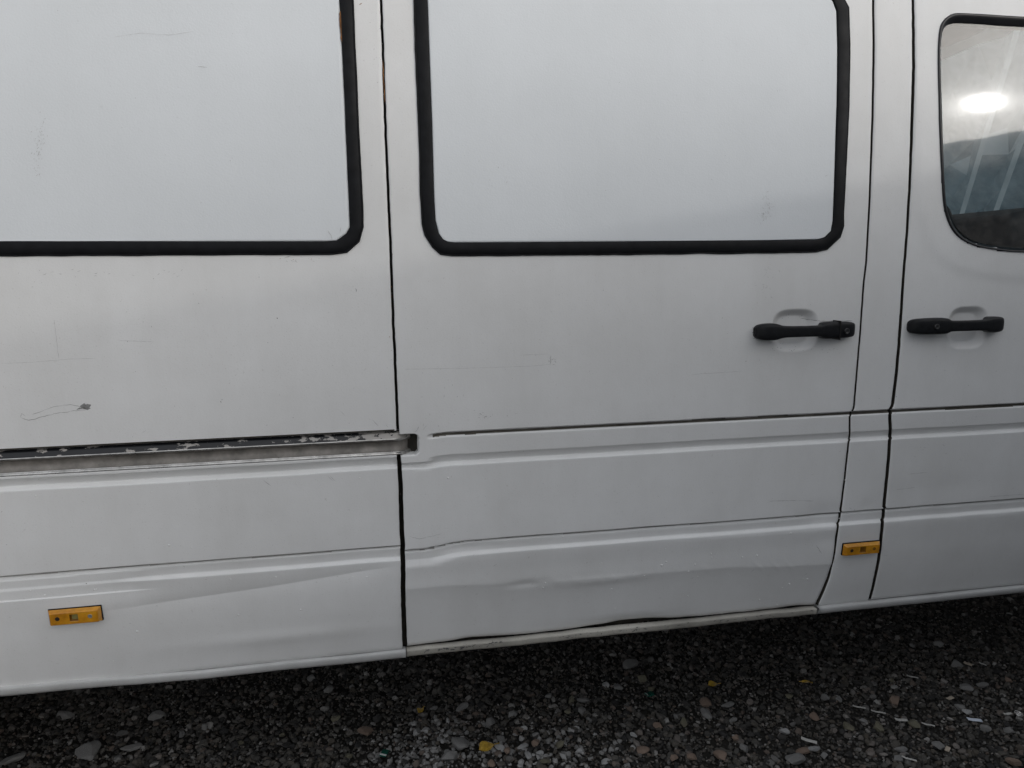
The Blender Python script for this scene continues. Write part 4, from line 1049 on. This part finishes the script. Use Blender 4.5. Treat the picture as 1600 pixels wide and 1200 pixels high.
# leaves and litter
def gpos(px, py, lift): g = G(px, py); return (g[0], g[1], gz(*g) + lift)
def leaf(px, py, ln, rz, label):
    vs, fs = [], []; n = 9
    for i in range(n):
        t = i / (n - 1); w = 0.34 * math.sin(math.pi * t ** 0.8) ** 0.9 * ln
        for sx in (-1, -0.5, 0, 0.5, 1): vs.append(((t - 0.5) * ln, sx * w, 0.10 * ln * abs(sx) ** 1.5 + 0.10 * ln * math.sin(3 * t + sx)))
        if i:
            for k in range(4): a = (i - 1) * 5 + k; fs.append((a, a + 1, a + 6, a + 5))
    r_ = empty('leaf', gpos(px, py, 0.014)); r_.rotation_euler = (0.15, 0.1, rz)
    tag(r_, label, 'leaf'); link('blade', vs, fs, M_LEAF, r_)
    bm_link('stalk', box_bm((ln * 0.62, 0, 0.003), (ln * 0.3, 0.0016, 0.0016)), M_LEAF, r_)
leaf(657, 1116, 0.030, 1.0, 'small yellow leaf lying on pale gravel left of the other leaves')
leaf(761, 1177, 0.052, 0.4, 'largest yellow leaf at the bottom edge beside pale stones')
leaf(1114, 1074, 0.036, 0.1, 'orange-yellow leaf in the shaded gravel below the sliding door')
leaf(1261, 1073, 0.032, 2.6, 'yellow leaf in the gravel below the gap between the two doors')
def scrap(px, py, ln, wd, rz, mat, label, name='litter_scrap', cat='litter', group=None, th=0.0016):
    bm = bmesh.new(); bmesh.ops.create_grid(bm, x_segments=6, y_segments=1, size=0.5)
    for v in bm.verts:
        x = v.co.x; v.co = (x * ln, v.co.y * wd, 0.12 * ln * (x * x) + 0.0006 * math.sin(9 * x))
    ex = bmesh.ops.solidify(bm, geom=bm.faces[:], thickness=th)
    o = bm_link(name, bm, mat); o.location = gpos(px, py, 0.014); o.rotation_euler = (0.1, 0.08, rz); tag(o, label, cat, group); return o
WG = 'thin white scraps in the gravel'
SL = []
for px, py, ln, rz in ((1425, 1065, .034, -.5), (1372, 1118, .040, -.45), (1342, 1110, .036, -.4), (1450, 1137, .034, -.5), (1420, 1192, .036, -.6), (1535, 1043, .022, -.9)):
    SL.append((px, py, scrap(px, py, ln, .0045, rz, M_LITTER, 'thin white plastic sliver lying in the dark gravel', group=WG)))
relabel(SL, 'thin white plastic sliver')
scrap(1408, 1130, .036, .009, -.2, M_LITTER, 'white paper stub in the gravel left of the bluish strip')
scrap(1522, 1132, .040, .011, -.3, M_BLUEWHITE, 'bluish white plastic strip in the gravel beneath the front door')
scrap(1512, 1043, .024, .011, -.9, M_LITTERTAN, 'short pale scrap in deep shade near the right edge')
scrap(1484, 1098, .030, .011, .35, M_LITTERTAN, 'tan cardboard scrap lying flat among dark stones')
scrap(1480, 1177, .028, .011, .7, M_LITTERTAN, 'pinkish tan stub at the bottom right beside a brown stone')
scrap(1264, 1159, .042, .010, -.6, M_LITTER, 'long white stub lying across a brown stone at the bottom')
scrap(1574, 1122, .028, .007, .05, M_LITTER, 'white sliver touching the metal pull tab')
scrap(601, 1182, .030, .018, 1.2, M_GREEN, 'dark green glass shard near the bottom of the gravel', 'glass_shard', 'glass shard', th=0.004)
scrap(1015, 1089, .028, .016, .3, M_GREEN, 'green glass shard among grey stones under the sliding door', 'glass_shard', 'glass shard', th=0.004)
# ring-pull tab
vs, fs = [], []
def loop_ring(cx, cy, rx, ry, rr, n=20, m=6):
    n0 = len(vs)
    for i in range(n):
        t = 2 * math.pi * i / n
        for j in range(m):
            u = 2 * math.pi * j / m; vs.append((cx + (rx + rr * math.cos(u)) * math.cos(t), cy + (ry + rr * math.cos(u)) * math.sin(t), rr * math.sin(u)))
    for i in range(n):
        for j in range(m): fs.append((n0 + i * m + j, n0 + i * m + (j + 1) % m, n0 + ((i + 1) % n) * m + (j + 1) % m, n0 + ((i + 1) % n) * m + j))
loop_ring(0, 0, .0125, .0105, .0017); loop_ring(-.005, 0, .0040, .0068, .0014); loop_ring(.0052, 0, .0040, .0068, .0014)
o = link('pull_tab', vs, fs, M_METAL); o.location = gpos(1591, 1123, .016); o.rotation_euler = (.25, .1, .5)
tag(o, 'silver ring-pull tab from a drink can lying on dark gravel', 'pull tab')

# ------------------------------------------------------------------ the fence behind the photographer (mirrored in the cab window)
FH = 2.0
fence = empty('corrugated_fence', (2.516, -1.128, 0))
fence.rotation_euler.z = math.atan2(0.56, 0.83)
tag(fence, 'short grey corrugated metal fence standing obliquely across from the cab window', 'fence')
me = None
W = 1.05
for i in range(4):
    if me is None:
        vs, fs = [], []; n = 56
        for k in range(n + 1):
            x = W * k / n; y = 0.010 * math.tanh(2.2 * math.sin(2 * math.pi * x / 0.21))
            for z in (0.02, FH): vs.append((x - W / 2, y, z))
            for z in (0.02, FH): vs.append((x - W / 2, y - 0.0015, z))
        for k in range(n):
            a = k * 4; fs += [(a, a + 4, a + 5, a + 1), (a + 2, a + 3, a + 7, a + 6), (a + 1, a + 5, a + 7, a + 3)]
        o = link('sheet', vs, fs, M_FENCE, fence); me = o.data
    else:
        o = bpy.data.objects.new('sheet', me); C.objects.link(o); o.parent = fence
    o.location = (-1.55 + i * 0.95 * (W - 0.02), 0.004 * (i % 2), 0)
for i in range(3):
    bm_link('post', box_bm((-2.0 + i * 1.66, -0.07, FH / 2 - 0.02), (0.07, 0.07, FH), bev=0.006), M_POST, fence)
